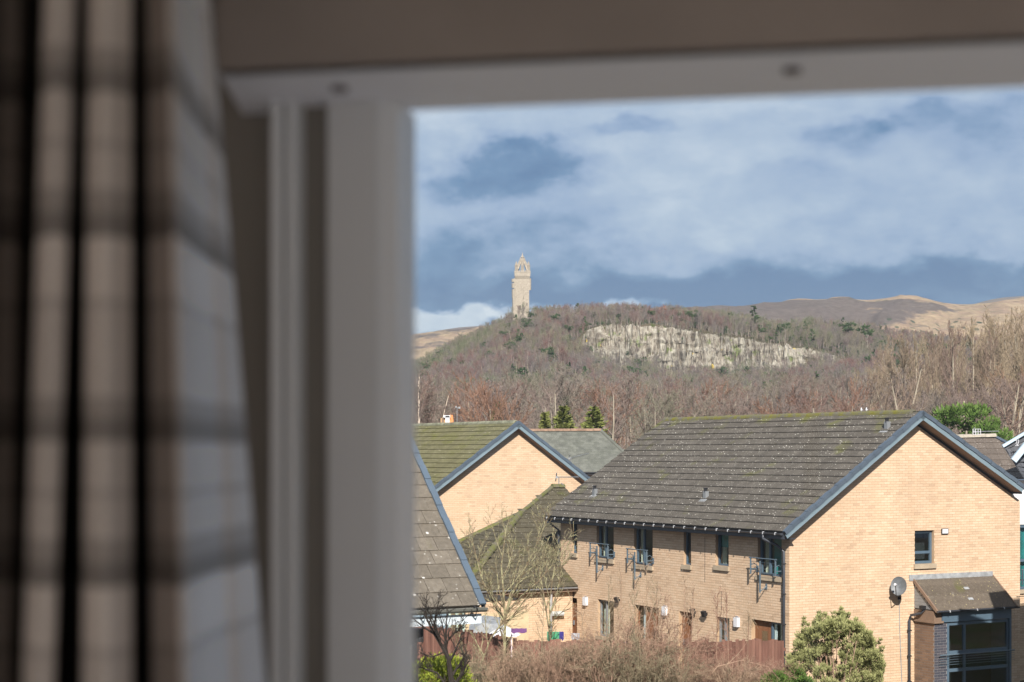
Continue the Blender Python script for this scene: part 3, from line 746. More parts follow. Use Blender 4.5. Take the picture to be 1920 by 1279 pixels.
# roof vents on house A
def roofvent(pl, px, py, lab):
    u, v = pl.uz(px, py); b = pl.p(u, v, 0)
    t = thing('roof_vent', lab, 'roof vent', b, 'metal vents on the long tiled roof')
    q = MB(); q.box(b-D1*.07-D2*.05, D1*.14, D2*.12, UP*.24); q.build('flue_box', M_grey, t)
    q = MB(); q.tube([b+UP*.2, b+UP*.32], .055, 8); q.tube([b+UP*.32, b+UP*.35], .08, 8); q.build('cowl', M_black, t)
    q = MB(); q.box(pl.p(u-.16, v-.18, .03), pl.a*.32, pl.b*.2, pl.n*.006); q.build('flashing', M_lead, t)
roofvent(rl, 1115, 930, 'small grey roof vent near the left end of the long roof')
roofvent(rl, 1323, 936, 'small grey roof vent low in the middle of the long roof')
roofvent(rl, 1663, 806, 'small grey roof vent high beside the gable peak')
# ------------------------------------------------------------------ porch on the gable
PZ = gab.uz(1780, 1079)[1]
pw0, pw1 = gab.uz(1704, 1085)[0], gab.uz(1860, 1074)[0]
PRJ = .98; PDZ = .84
po = thing('porch', 'lean-to porch with mossy roof, dark glazed door and blue brick pier against the gable', 'porch', gab.p((pw0+pw1)/2, 0, 0))
mb = MB(); gab.box(mb, pw0, pw1, PZ-.10, PZ+.07, 0.006, .035); mb.build('flashing', M_lead, po)
pa, pb = pw0+.16, pw1-.04
M_porchroof = mat('lichened_porch_roof', tilef((.115, .095, .075), None, (.42, .36, .18), .02, 9, .13), rough=.95, spec=.1)
ps = (gab.n*PRJ-UP*PDZ).normalized(); pn = gab.a.cross(ps).normalized(); pn = pn if pn.z > 0 else -pn
ppl = Pl(gab.p(pa, PZ-.06-PDZ, PRJ), gab.a, -ps, pn)
PL_ = math.hypot(PRJ, PDZ)
mb = MB(); mb.box(ppl.p(0, 0, 0), ppl.a*(pb-pa+.05), ppl.b*PL_, ppl.n*-.05); rf = mb.build('roof', M_porchroof, po)
for i in range(9):     # felt shingle rows
    q = MB(); q.tn = R.random(); q.box(ppl.p(0, i*PL_/9, .002), ppl.a*(pb-pa+.05), ppl.b*(PL_/9), ppl.n*.010*(1)); q.build('shingle_row', M_porchroof, rf)
for e in (-.02, pb-pa+.03):
    q = MB(); q.box(ppl.p(e, -.02, -.05), ppl.a*.04, ppl.b*(PL_+.02), ppl.n*.085); q.build('edge_trim', M_soffit, rf)
for py, in ((1103,), (1123,)):     # small glossy patches of roof tape
    u, v = ppl.uz(1811+(py-1103)*.4, py); q = MB(); q.box(ppl.p(u-.09, v-.06, .014), ppl.a*.18, ppl.b*.09, ppl.n*.012); q.build('roof_tape', M_lead, rf)
zb = PZ-.06-PDZ
q = MB(); q.extr([gab.p(pa+.06, PZ-.12, .01), gab.p(pa+.06, zb-.0, .01), gab.p(pa+.06, zb, PRJ-.10)], gab.a*.03); ck = q.build('cheek', M_grey, po)
for i in range(8):
    zz = zb+.02+(PZ-zb-.16)*i/8; dd = PRJ*(1-(zz-zb+.09)/(PDZ+.0))-.12
    if dd > .06: c = MB(); c.box(gab.p(pa+.04, zz, .01), gab.a*.02, gab.n*dd, UP*.085); c.build('slat', M_grey, ck)
gutter(po, gab.p(pa-.02, zb-.0, PRJ+.05), gab.p(pb+.08, zb-.0, PRJ+.05), .05, None, 3, gab.n)
q = MB(); gab.box(q, pa+.30, pb-.06, zb-.34, zb-.05, PRJ-.16, PRJ-.10); q.build('fascia', M_frame, po)
q = MB(); gab.box(q, pa+.02, pa+.30, zb-.30, zb-.02, .01, PRJ-.14); gab.box(q, pa-.02, pa+.33, zb-.36, zb-.30, .01, PRJ-.08); q.build('pier_cap', M_soffit, po)
pierF = Pl(gab.p(0, 0, PRJ-.16), gab.a, UP, gab.n); pierS = Pl(gab.p(pa+.05, 0, 0), gab.n, UP, -gab.a)
brick_wall(po, pierF, pa+.05, pa+.52, 0, zb-.36, [], [], M_dbrick, M_dmortar, 60, name='pier_front')
brick_wall(po, pierS, 0, PRJ-.16, 0, zb-.36, [], [], mat('lit_brown_brick', brickf((.16, .105, .075), (.20, .13, .09), (.24, .155, .105)), rough=.9), M_dmortar, 40, name='pier_side')  # same dark pier, side coloured browner as its sunlit face
# glazed screen
g0, g1 = pa+.52, pb-.10
w = window(po, pierF, g0, g1, .1, zb-.36, rec=.0, t=.09, mull=(.28,), trans=(.30, .56), glass=M_glass, name='glazed_screen')
q = MB()
for i in range(5): q.tube([pierF.p(g0-.35, 1.15-.07*i, .10), pierF.p(g1+.12, 1.15-.07*i, .10)], .006 if i else .02, 5)
q.build('guard_rail', M_steel, po)
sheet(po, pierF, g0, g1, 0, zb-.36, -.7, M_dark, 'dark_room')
q = MB(); gab.box(q, pb-.12, pb-.04, 0, zb-.3, .01, PRJ-.12); q.build('end_panel', M_frame, po)
pc = pa-.14
q = MB(); gab.box(q, pc-.03, pc+.12, zb+.02, zb+.12, PRJ*.45, PRJ*.45+.12); q.build('hopper', M_black, po)
pipe(po, [gab.p(pc+.10, zb+.04, .52), gab.p(pc+.08, zb-.10, .40), gab.p(pc-.05, zb-.18, .12), gab.p(pc-.07, zb-.32, .08), gab.p(pc-.07, -.1, .08)], .04, M_gutter, clips=3)

# satellite dish and its cable
du, dz = gab.uz(1671, 1101)
sd = thing('satellite_dish', 'grey satellite dish on the big brick gable left of the porch', 'satellite dish', gab.p(du, dz, 0))
c0 = gab.p(du, dz+.05, .34); ax = (gab.n*.55-gab.a*.82+UP*.18).normalized(); e1 = ax.cross(UP).normalized(); e2 = e1.cross(ax)
q = MB(); K = 20; rings = []
for j in range(6):
    r = .25*j/5; dpt = .28*(r*r)/.25
    rings.append(q.vs([c0+e1*math.cos(2*PI*i/K)*r*.92+e2*math.sin(2*PI*i/K)*r*1.08+ax*dpt for i in range(K)]))
for j in range(5):
    for i in range(K): k_ = (i+1) % K; q.f.append((rings[j]+i, rings[j]+k_, rings[j+1]+k_, rings[j+1]+i))
M_dish = mat('dull_dish_metal', color=(.12, .13, .14), rough=.5, spec=.4, metal=.1, var=.25, vscale=9)
q.build('dish', M_dish, sd, True)
q = MB(); q.tube([c0-e2*.28+ax*.02, c0-e2*.30+ax*.30, c0+ax*.42], .014, 5); q.build('feed_arm', M_black, sd)
q = MB(); q.tube([c0+ax*.38, c0+ax*.48], .035, 8); q.build('receiver', M_white, sd)
q = MB(); q.tube([c0-ax*.02, gab.p(du+.14, dz-.14, .22), gab.p(du+.32, dz-.16, .05)], .018, 6); q.tube([c0-e2*.1, gab.p(du+.2, dz-.26, .15), gab.p(du+.28, dz-.30, .03)], .018, 6)
gab.box(q, du+.24, du+.34, dz-.36, dz-.06, 0, .03); q.build('wall_bracket', M_black, sd)
q = MB(); q.tube([gab.p(du+.28, dz-.32, .02), gab.p(du+.30, dz-1.2, .02), gab.p(du+.40, dz-3.2, .02)], .011, 4)
tag(q.build('cable', M_lead, None), 'thin white cable running down the gable brick below the satellite dish', 'cable')

# ------------------------------------------------------------------ white rendered neighbour joined at the right of the big gable
WNB = thing('white_rendered_house', 'white rendered house front with teal windows joined right of the big gable', 'house', gab.p(WR+2, 0, 0))
nb = Pl(gab.p(WR, 0, -.35), D2, UP, -D1)
z_a = gab.uz(1912, 1113)[1]; wt = gab.uz(1912, 986)[1]
brick_wall(WNB, nb, 0.01, 6.5, 0, z_a, [], [], M_brick, M_mortar, 0, name='lower_wall')
q = MB(); nb.box(q, 0.01, 6.5, wt+.02, ZE-GZ+1.1, -.2, 0); nb.box(q, 3.2, 6.5, z_a, wt+.02, -.2, 0); q.build('upper_wall', M_render, WNB)
w = window(WNB, nb, 0.02, 3.2, z_a+.08, wt, rec=.04, t=.08, mull=(.4,), trans=(.45,), sill=.12); sheet(w, nb, 0, 3.2, z_a, wt, -.2, M_teal, 'curtain', 8)
balcony(WNB, nb, .25, 2.9, z_a+.2, .3)
q = MB(); q.box(nb.p(-.0, 0, -6), D2*6.5, -D1*-.1, UP*(ZE-GZ+.9)); q.box(nb.p(6.3, 0, -6), D2*.2, -D1*5.6, UP*(ZE-GZ+1)); q.build('rear_wall', M_render, WNB)
q = MB(); q.tube([gab.p(WR-.15, gab.uz(1900, 1119)[1], .012), gab.p(WR+3, gab.uz(1900, 1119)[1]-.02, .012)], .01, 4)
tag(q.build('cable', M_black, None), 'thin dark cable strung along the brick right of the porch', 'cable')
# its roof slope
rs = Pl(nb.p(0, ZE-GZ+1.15, .25), D2, (D1*math.cos(.5)+UP*math.sin(.5)), (UP*math.cos(.5)-D1*math.sin(.5)))
q = MB(); q.box(nb.p(.02, ZE-GZ+1.12, .1), D2*6.4, D1*5.5, UP*.08); q.build('roof', M_deck, WNB)

# ------------------------------------------------------------------ roof behind the right slope of the big gable (G) and the dark slate roof (H)
YG = 62.0
def pz(px, py, Y): return at(px, py, Y)
HG = thing('brown_roofed_house', 'house with small pinkish brown tiled roof just behind the big gable', 'house', V((pz(1850, 849, YG+3).x, YG+3, GZ)))
A_ = pz(1785, 822, YG+4); B_ = pz(1867, 820, YG+4)
dG = (B_-A_); dG.z = 0; dG.normalize(); nG = dG.cross(UP)  # toward the camera
nG = nG if nG.y < 0 else -nG
pit = math.radians(34); dn = (nG*math.cos(pit)-UP*math.sin(pit))
gpl = Pl(B_+dn*5.2, -dG, -dn, (UP*math.cos(pit)+nG*math.sin(pit)))
LG = 5.2
def rightedge(v): return -(LG-v)*.80     # the right edge runs outward as it falls
tiled(HG, gpl, (-4.4, 4.0), (0, LG), .33, .40, PROF_F, M_tileG, M_deck, nind=250, inside=lambda u, v: u > rightedge(v)+.1, deck=[(rightedge(0), 0), (4, 0), (4, LG), (0, LG)])
rg = [o for o in C.objects if o.parent == HG][0]
M_hip = mat('pale_mortar_ridge', color=(.30, .27, .22), rough=.95, var=.3, vscale=5)
ridge(rg, B_+UP*.02, A_+UP*.02, .13, M_hip)
q = MB(); q.box(gpl.p(rightedge(0)-.05, 0, .0), gpl.p(.0, LG, 0)-gpl.p(rightedge(0), 0, 0), gpl.a*.16, gpl.n*.07); q.build('valley_strip', M_verge, rg)
q = MB(); q.box(B_+dn*5.0-UP*.1-dG*5, dG*9, -nG*.3, UP*-8+UP*.0); q.build('wall', M_mortar, HG)
# slate roofed house far right
YH = 60.0
HH = thing('dark_slate_house', 'steep dark slate roof with pale bargeboards at the right edge', 'house', V((at(1925, 849, YH+1).x, YH+1, GZ)))
M_dslate = mat('dark_blue_slate', lambda k, p, b: k.mul(1, k.mix(k.noise(p, 1.5, 4), (.045, .048, .055), (.075, .078, .088)), k.ramp(tone(k), [(0, .75), (1, 1.2)])), rough=.55)
hp = [at(1880, 836, YH+2), at(1960, 789, YH+2), at(1990, 960, YH+1), at(1925, 906, YH+1)]
q = MB(); q.face(hp); sb = q.build('roof', M_dslate, HH)
hpl = Pl(hp[3], hp[2]-hp[3], (hp[0]-hp[3]).normalized(), (hp[2]-hp[3]).cross(hp[0]-hp[3]))
if hpl.n.y > 0: hpl.n = -hpl.n
for r_ in range(9):
    for c_ in range(12):
        f0 = r_/9; o = hp[3].lerp(hp[0], f0); e = hp[2].lerp(hp[1], f0); d_ = (e-o); st_ = d_/12
        up_ = (hp[0]-hp[3])/9
        q = MB(); q.tn = R.random(); q.box(o+st_*(c_+(.3 if r_ % 2 else 0)*.8)+hpl.n*.005, st_*.97, up_*.98, hpl.n*.012*(1+R.random())); q.build('slate', M_dslate, sb)
def beam(parent, a, b, w_, d_, m, name):
    a = V(a); b = V(b); d = (b-a); sd_ = V((0, 1, 0)); up_ = sd_.cross(d).normalized()
    q = MB(); q.box(a-up_*w_/2-sd_*d_, d, up_*w_, sd_*d_); return q.build(name, m, parent)
M_pbarge = mat('pale_blue_bargeboard', color=(.42, .52, .60), rough=.5, var=.05)
beam(HH, at(1879, 837, YH+1.9), at(1962, 787, YH+1.9), .10, .12, M_pbarge, 'bargeboard')
beam(HH, at(1899, 864, YH+1.2), at(1950, 800, YH+1.2), .22, .15, M_pbarge, 'bargeboard')
q = MB(); q.box((at(1905, 900, YH+2)), D2*5, D1*4, UP*-6); q.build('wall', M_render, HH)
# the pale scratched figures on the slates
q = MB()
def stroke(pts): q.tube([at(a, b, YH+1.15) for a, b in pts], .013, 4)
stroke([(1903, 826), (1906, 826), (1906.5, 830), (1904.5, 831.5), (1906.5, 833), (1905, 836), (1903, 835)]); stroke([(1908, 826), (1910, 824.5), (1910, 829), (1908, 834), (1907, 836), (1910, 835)])
q.build('pale_marks', M_white, HH)

# ------------------------------------------------------------------ house B: gable in the middle distance
YB = 68.0
HB = thing('mossy_roofed_house', 'pale brick gable house with mossy green tiled roof left of centre', 'house', at(965, 849, YB)+UP*GZ)
OB = V((at(965, 849, YB).x, YB, 0))
bp = Pl(OB+UP*GZ, D2, UP, -D1)
wl, wr_ = -3.52, 3.32; zbR = 1.03; sB = (2.55/3.70)
hpB = [(-sB, 1, zbR-GZ), (sB, 1, zbR-GZ)]
brick_wall(HB, bp, wl, wr_, 0, zbR-GZ, hpB, [], M_brick2, M_mortar, 0, name='gable_wall')
zrB = 1.235; oe = 3.80
def BP(s, w, z): return OB+D1*s+D2*w+UP*z
LB = math.hypot(oe, oe*sB)
for sg, nm in ((-1, 'roof'), (1, 'rear_roof')):
    up_ = (D2*(-sg)*oe+UP*oe*sB).normalized(); nn = up_.cross(D1).normalized(); nn = nn if nn.z > 0 else -nn
    pl = Pl(BP(-.3, sg*oe, zrB-oe*sB), D1, up_, nn)
    rfb = tiled(HB, pl, (.02, 15), (0, LB-.03), .3, LB/14, PROF_R, M_tileB, M_deck, nind=300 if sg < 0 else 0, t=.036, name=nm)
    verge(rfb, pl, LB, 14); barge(rfb, pl, LB, dep=.13)
    q = MB(); q.box(pl.p(0, 0, -.19), pl.a*.3, pl.b*LB, pl.n*-.02); q.build('soffit', M_soffit, rfb)
    if sg < 0: ridge(rfb, BP(-.1, 0, zrB-.03), BP(15, 0, zrB-.03), .12, mat('mossy_grey_ridge', color=(.20, .20, .14), rough=.95, var=.4, vscale=4)); 
    gutter(HB, BP(-.28, sg*(oe+.06), zrB-oe*sB-.03), BP(15, sg*(oe+.06), zrB-oe*sB-.03), .06, .18, 0, D2*sg)
q = MB(); q.box(BP(.05, wl, GZ), D1*14.5, D2*.2, UP*(zrB-oe*sB-GZ+.1)); q.box(BP(.05, wr_, GZ), D1*14.5, D2*-.2, UP*(zrB-oe*sB-GZ+.1)); q.extr([BP(14.6, wl, GZ), BP(14.6, wr_, GZ), BP(14.6, wr_, -1), BP(14.6, 0, 1), BP(14.6, wl, -1)], D1*.2); q.build('rear_wall', M_mortar, HB)
# the small lower roof step showing on its right
q = MB(); q.face([at(1020, 828, 72), at(1037, 826, 72), at(1052, 850, 72), at(1035, 850, 72)]); 
# ------------------------------------------------------------------ house C: nearest roof, lower left
C0 = at(905, 1135, 28.0)
def CP(a, s, z): return C0+D2*a+D1*s+UP*z
HC = thing('near_tiled_house', 'nearest house with large flat grey brown tiles and white lichen spots, lower left', 'house', V((C0.x-3, C0.y+3, GZ)))
pC = math.radians(44); upC = D1*math.cos(pC)+UP*math.sin(pC); nC = UP*math.cos(pC)-D1*math.sin(pC)
cpl = Pl(CP(0, 0, 0), -D2, upC, nC); LC = 4.6
rc = tiled(HC, cpl, (.05, 6.5), (0, LC), .335, .316, PROF_F, M_tileC, M_deck, nind=300, t=.016, bond=True)
g = LC/14; mbv = MB(); mbv.box(-cpl.a*.055, cpl.a*.12, cpl.b*(g*1.05), cpl.n*.035); mbv.box(-cpl.a*.055-cpl.n*.12, cpl.a*.02, cpl.b*g*1.05, cpl.n*.15)
M_vergeC = mat('slate_blue_verge', color=(.085, .115, .15), rough=.5, spec=.4, var=.1)
mev = mbv.mesh('verge_cap', M_vergeC)
for i in range(14): inst('verge_cap', mev, rc, cpl.p(0, i*g, .012)+cpl.n*.012*(i % 2))
q = MB(); q.extr([CP(-6.5, 2*LC*math.cos(pC), 0), CP(-6.5, LC*math.cos(pC), LC*math.sin(pC)), CP(.1, LC*math.cos(pC), LC*math.sin(pC)), CP(.1, 2*LC*math.cos(pC), 0)], -UP*.1); q.build('rear_roof', M_deck, HC)
gutter(HC, CP(.03, -.07, -.03), CP(-6.5, -.07, -.03), .075, None, 0, -D1, m=mat('weathered_gutter', color=(.12, .12, .105), rough=.6, var=.2))
q = MB(); q.box(CP(-.02, .0, -.14), D2*-6.4, D1*.03, UP*-.16); q.build('fascia', mat('pale_fascia', color=(.52, .58, .62), rough=.5), HC)
q = MB(); q.box(CP(-.2, .03, -.29), D2*-6.2, D1*.5, UP*.02); q.build('soffit', M_white, HC)
for px in (788, 888):
    b = cpl.uz(px, 1140)[0]; q = MB(); q.tube([cpl.p(b, 0, .02)+UP*-.01-D1*.02, CP(-b, -.17, -.03), CP(-b, -.10, -.16), CP(-b, .0, -.17)], .014, 5); q.build('gutter_bracket', M_black, HC)
uw = -1.08
q = MB(); q.box(CP(uw, .45, GZ-C0.z), D2*-5.3, D1*5.2, UP*(-GZ+C0.z-.27)); q.extr([CP(uw, .45, -.3), CP(uw, 6, -.3), CP(uw, LC*math.cos(pC), LC*math.sin(pC)-.35)], D2*-.2); q.build('wall', mat('grey_roughcast', color=(.40, .39, .37), rough=1, var=.35, vscale=30), HC)
q = MB(); q.cbox(CP(uw+.02, .38, -.48), .26, .14, .22); q.tube([CP(uw+.0, .38, -.6), CP(uw-.06, .38, GZ-C0.z)], .05, 6); q.build('rainwater_hopper', M_black, HC)

# ------------------------------------------------------------------ house D: low hipped roof between B and A
YD = 55.0
E0 = at(862, 1105.5, YD-1.2); E0.z = -4.47
dD = D2
pD = math.radians(29.5)
upD = D1*math.cos(pD)+UP*math.sin(pD); nD = UP*math.cos(pD)-D1*math.sin(pD)
dpl = Pl(E0, dD, upD, nD)
K_ = V(dpl.uz(976, 963)); R0 = V(dpl.uz(1035, 914)); K2 = dpl.uz(976, 963)
HD = thing('low_hipped_house', 'single storey house with mossy brown hipped roof between the two tall gables', 'house', V((E0.x+3, E0.y+3, GZ)))
hipk = K_[0]/K_[1]
k2 = (R0[0]-K_[0])/(R0[1]-K_[1])
def inD(u, v):
    if v < vN and u > uN: return False
    if v < K_[1]: return u > hipk*v
    return v < R0[1] and u > K_[0]+(v-K_[1])*k2
wD = 3.7+ (R0[0]*0)
uR = 7.2
sD = (E0-P0).dot(D1); vN = (S_A+.45-sD)/math.cos(pD); uN = -.05-(E0-P0).dot(D2)
rd = tiled(HD, dpl, (0, uR), (0, R0[1]), .3, .31, PROF_F, M_tileD, M_deck, nind=300, inside=inD, deck=[(0, 0), (uN, 0), (uN, vN), (uR, vN), (uR, R0[1]), (R0[0], R0[1]), (K_[0], K_[1])], t=.024)
Kp = dpl.p(K_[0], K_[1], 0); Q = E0+D1*6.2
fpl_n = (Kp-E0).cross(Q-E0).normalized(); fpl_n = fpl_n if fpl_n.z > 0 else -fpl_n
q = MB(); q.extr([E0, Q, Kp], fpl_n*-.08); q.build('hip_end', M_tileD, HD)
lpl = Pl(E0, D1, fpl_n.cross(D1)*(-1 if fpl_n.cross(D1).z < 0 else 1), fpl_n)
kk = V(lpl.uz(976, 963)); h_ = (Kp-E0).dot(lpl.b); uK = (Kp-E0).dot(lpl.a)
tiled(HD, lpl, (0, 6.2), (0, h_), .3, .31, PROF_F, M_tileD, M_deck, nind=0, inside=lambda u, v: u > uK*v/h_ and u < 6.2-(6.2-uK)*v/h_, deck=[(0, 0), (6.2, 0), (uK, h_)], name='hip_tiling', t=.02)
M_hipm = mat('mossy_hip_cap', lambda k, p, b: k.mix(k.rng(k.noise(p, 4, 5, .7), .4, .58), (.13, .115, .08), (.115, .12, .035)), rough=1, bump=1, bscale=20)
ridge(rd, E0, Kp, .12, M_hipm, name='hip_cap'); ridge(rd, Q, Kp, .10, M_hipm, name='hip_cap')
Rp = dpl.p(R0[0], R0[1], 0); ridge(rd, Kp, Rp, .08, M_hipm, name='hip_cap'); ridge(rd, Rp, dpl.p(uR, R0[1], 0), .12, M_hipm)
gutter(HD, E0-D1*.06-UP*.02, E0-D1*.06-UP*.02+D2*uN, .055, .14, 0, -D1, m=M_grey, fm=M_soffit)
dw = Pl(E0+D1*.25+UP*(GZ-E0.z), D2, UP, -D1)
brick_wall(HD, dw, .35, uN-.02, 0, 2.22, [], [], M_brick2, M_mortar, 0, name='front_wall')
q = MB(); q.box(dw.p(.4, 0, -.3), D1*5.2, D2*-.2+D2*.4, UP*2.2); q.box(dw.p(.4, 0, -6), D2*(uN-.5), D1*-.2, UP*3.0); q.build('side_wall', M_mortar, HD)
pu = dw.uz(1031, 1140)[0]
pipe(HD, [dw.p(pu, 2.35, .22), dw.p(pu, 2.2, .1), dw.p(pu, 0, .06)], .045, M_white)
a_, b_ = dw.uz(848, 1160)[0], dw.uz(873, 1160)[0]
# left part of that house: white window under the near gutter
WN = thing('garden_room', 'pale green and white glazed garden room under the near roof gutter', 'garden room', V((at(860, 1160, 52).x, 52, GZ)))
gp = Pl(V((at(800, 1160, 50).x, 50, GZ)), D2, UP, -D1)
u0, u1 = gp.uz(842, 1160)[0], gp.uz(872, 1160)[0]
q = MB(); gp.box(q, gp.uz(786, 1160)[0]-.6, u0-.02, 0, 2.35, -.1, 0); q.build('panel_wall', mat('blue_grey_panel', color=(.20, .27, .32), rough=.6, var=.3), WN)
window(WN, gp, u0, u1, .3, 2.35, rec=0, t=.07, mull=(.5,), fm=mat('pale_green_frame', color=(.55, .66, .58), rough=.5), name='window')
q = MB(); gp.box(q, u1, u1+2.2, 0, 2.0, -.1, 0); q.build('side_panel', mat('tan_boards', color=(.52, .40, .25), rough=.8), WN)
q = MB(); q.box(gp.p(gp.uz(786, 1160)[0]-.6, 2.36, .1), D2*4, D1*2.0, UP*.06); q.build('roof', M_deck, WN)

# ------------------------------------------------------------------ house E: green grey slate roof, and the chimneys F
YE = 96.0
HE = thing('grey_slate_house', 'house with large green grey slate hipped roof behind the mossy roofed gable', 'house', V((at(1080, 849, YE+2).x, YE+2, GZ)))
a = at(985, 808.5, YE); b = at(1127, 808, YE); c = at(1206, 884, YE-4.5); d = at(960, 884, YE-4.5)
q = MB(); q.extr([d, c, b, a], V((0, .6, .8))*-.1); re_ = q.build('roof', M_slate, HE)
ep = Pl(d, (c-d), ((b-a).cross(a-d)).cross(b-a) if False else (a-d)-(c-d).normalized()*((a-d).dot((c-d).normalized())), (c-d).cross(a-d))
if ep.n.z < 0: ep.n = -ep.n
hE = (a-d).dot(ep.b); uEb = (b-d).dot(ep.a); uEc = (c-d).length
sl0 = []
q = MB(); rws = 17
for r_ in range(rws):
    v = hE*r_/rws; xr = uEc+(uEb-uEc)*v/hE
    u = .0-(.15 if r_ % 2 else 0)
    while u < xr-.15:
        if u > (a-d).dot(ep.a)*v/hE-.1:
            q.tn = R.random(); o = ep.p(u, v, .004+.006*R.random()); q.box(o, ep.a*.29, ep.b*(hE/rws*.98), ep.n*.014)
        u += .3
tag(q.build('slating', M_slate, re_), kind='stuff')
q = MB(); q.extr([c, b, b+V((2.2, 5.5, 0))+UP*-2.2*0+V((0, 0, -2.3))], V((0, .1, -.1))); q.build('hip_end', M_slate, HE)
ridge(re_, a, b, .14, mat('terracotta_ridge', color=(.23, .15, .105), rough=.9, var=.3, vscale=4)); ridge(re_, b, c, .10, M_slate, name='hip_cap')
q = MB(); q.box(d-UP*.15+V((0, .3, 0)), (c-d)*.98, V((0, 5, 0)), UP*(GZ-d.z)); q.build('wall', mat('pink_render', color=(.55, .40, .33), rough=.9), HE)
gutter(HE, d-V((0, .07, .03)), c-V((0, .07, .03)), .07, .15, 0, V((0, -1, 0)))

YF = 105.0
HF = thing('chimneyed_house', 'house with orange and white chimney pots behind the mossy ridge', 'house', V((at(845, 849, YF).x, YF, GZ)))
q = MB(); q.extr([at(700, 812, YF-4), at(930, 812, YF-4), at(920, 799, YF), at(700, 799, YF)], V((0, .2, -.3))); q.box(at(705, 812, YF-3.5), V((7, 0, 0)), V((0, 6, 0)), UP*-7); q.build('roof', M_slate, HF)
M_orange = mat('orange_chimney_brick', color=(.62, .24, .10), rough=.9, var=.2, vscale=9)
M_buffc = mat('buff_chimney', color=(.68, .44, .22), rough=.9)
q = MB(); q.box(at(826.5, 806, YF-1), V((8.5/FPX*YF, 0, 0)), V((0, .6, 0)), UP*(22/FPX*YF)); q.build('chimney_stack', M_buffc, HF)
q = MB(); q.box(at(841.5, 806, YF-1), V((8.5/FPX*YF, 0, 0)), V((0, .6, 0)), UP*(19/FPX*YF)); st_ = q.build('chimney_stack', M_orange, HF)
q = MB(); q.tube([at(846, 787, YF-.7), at(846, 778, YF-.7)], [.15, .11], 8); q.build('chimney_pot', M_orange, st_)
q = MB(); q.box(at(835, 806, YF-1.2), V((.26, 0, 0)), V((0, .5, 0)), UP*.86); q.cbox(at(838, 781, YF-1), .42, .4, .14); q.build('chimney_stack', M_white, HF)
q = MB(); q.box(at(827.5, 799, YF-1.02), V((.2, 0, 0)), V((0, .02, 0)), UP*.5); q.build('recess', M_soffit, HF)
q = MB(); q.tube([at(857, 806, YF-1), at(857, 765, YF-1)], .022, 5); q.tube([at(854, 764, YF-1), at(863, 766, YF-1)], .03, 4); q.cbox(at(861.5, 764.5, YF-1), .12, .1, .12); q.cbox(at(855, 763, YF-1), .10, .1, .10)
tag(q.build('mast', M_grey, None), 'thin mast with two small white cups beside the orange chimney', 'mast', kind=None)

# ------------------------------------------------------------------ aerials on the roofs
def yagi(base, d, L, nel, el_, lab, h=.5, tilt=0):
    q = MB(); base = V(base); q.tube([base-UP*.2, base+UP*h], .02, 6)
    t = thing('tv_aerial', lab, 'aerial', base); q.build('mast', M_grey, t)
    top_ = base+UP*h; q = MB(); d = V(d).normalized(); q.tube([top_-d*.1, top_+d*L], .016, 4); s_ = d.cross(UP).normalized()
    for i in range(nel): c = top_+d*(L*(i+.3)/nel); q.tube([c-s_*el_-UP*el_*.5*tilt, c+s_*el_+UP*el_*.5*tilt], .008, 3)
    q.build('boom', M_grey, t); q = MB(); q.tube([top_-d*.1-s_*.15-UP*.15, top_-d*.1+s_*.15+UP*.16], .02, 4); q.cbox(top_-d*.08, .08, .08, .1); q.build('reflector', M_grey, t)
b = dpl.p(*[V(dpl.uz(1048, 914))[0], R0[1]])
yagi(b, (1, .1, 0), .75, 8, .12, 'thin aerial on a short mast above the low roof, in front of pale gable', .38)
q = MB(); q.tube([b+V((.0, 0, 0)), b+V((.10, 0, .15)), b+V((.22, 0, .02))], .02, 4); tag(q.build('mast_bracket', M_grey, None), 'curved pipe bracket beside the aerial on the low roof', 'bracket')
yagi(BP(-.1, 2.6, zrB-2.6*sB+.1), (1, .3, .25), .8, 10, .18, 'bushy silver aerial lying along the right slope of the pale gable', .25, 1)
yagi(A_.lerp(B_, .55)+UP*.02, (1, 0, .02), .9, 5, .12, 'aerial with square wire grid above the brown roof behind the big gable', .22)
q = MB(); ga = A_.lerp(B_, .55)+UP*.12
for i in range(4): q.tube([ga+V((-.15+.1*i, -.1, 0)), ga+V((-.15+.1*i, -.1, .22))], .012, 3)
for i in range(3): q.tube([ga+V((-.15, -.1, .11*i)), ga+V((.15, -.1, .11*i))], .012, 3)
tag(q.build('aerial_grid', M_white, None), 'small pale square grid aerial on the brown roof ridge', 'aerial')
for px in (1615, 1624.5):
    w_ = rl.n; pt = AP(0, WA, ZR)
    u = (lambda k: (k*pt.y-pt.x)/(D1.x-k*D1.y))((px-960)/FPX); q = MB(); b = AP(u, WA, ZR+.09)
    q.tube([b, b+UP*.03, b+UP*.08, b+UP*.11], [.012, .03, .018, .006], 6); q.tube([b+UP*.05, b+UP*.03+D2*.07], [.018, .004], 4)
    tag(q.build('bird', M_white, None), 'small white bird on the mossy ridge, '+('left' if px < 1620 else 'right')+' one of two', 'bird', 'white birds on the ridge')

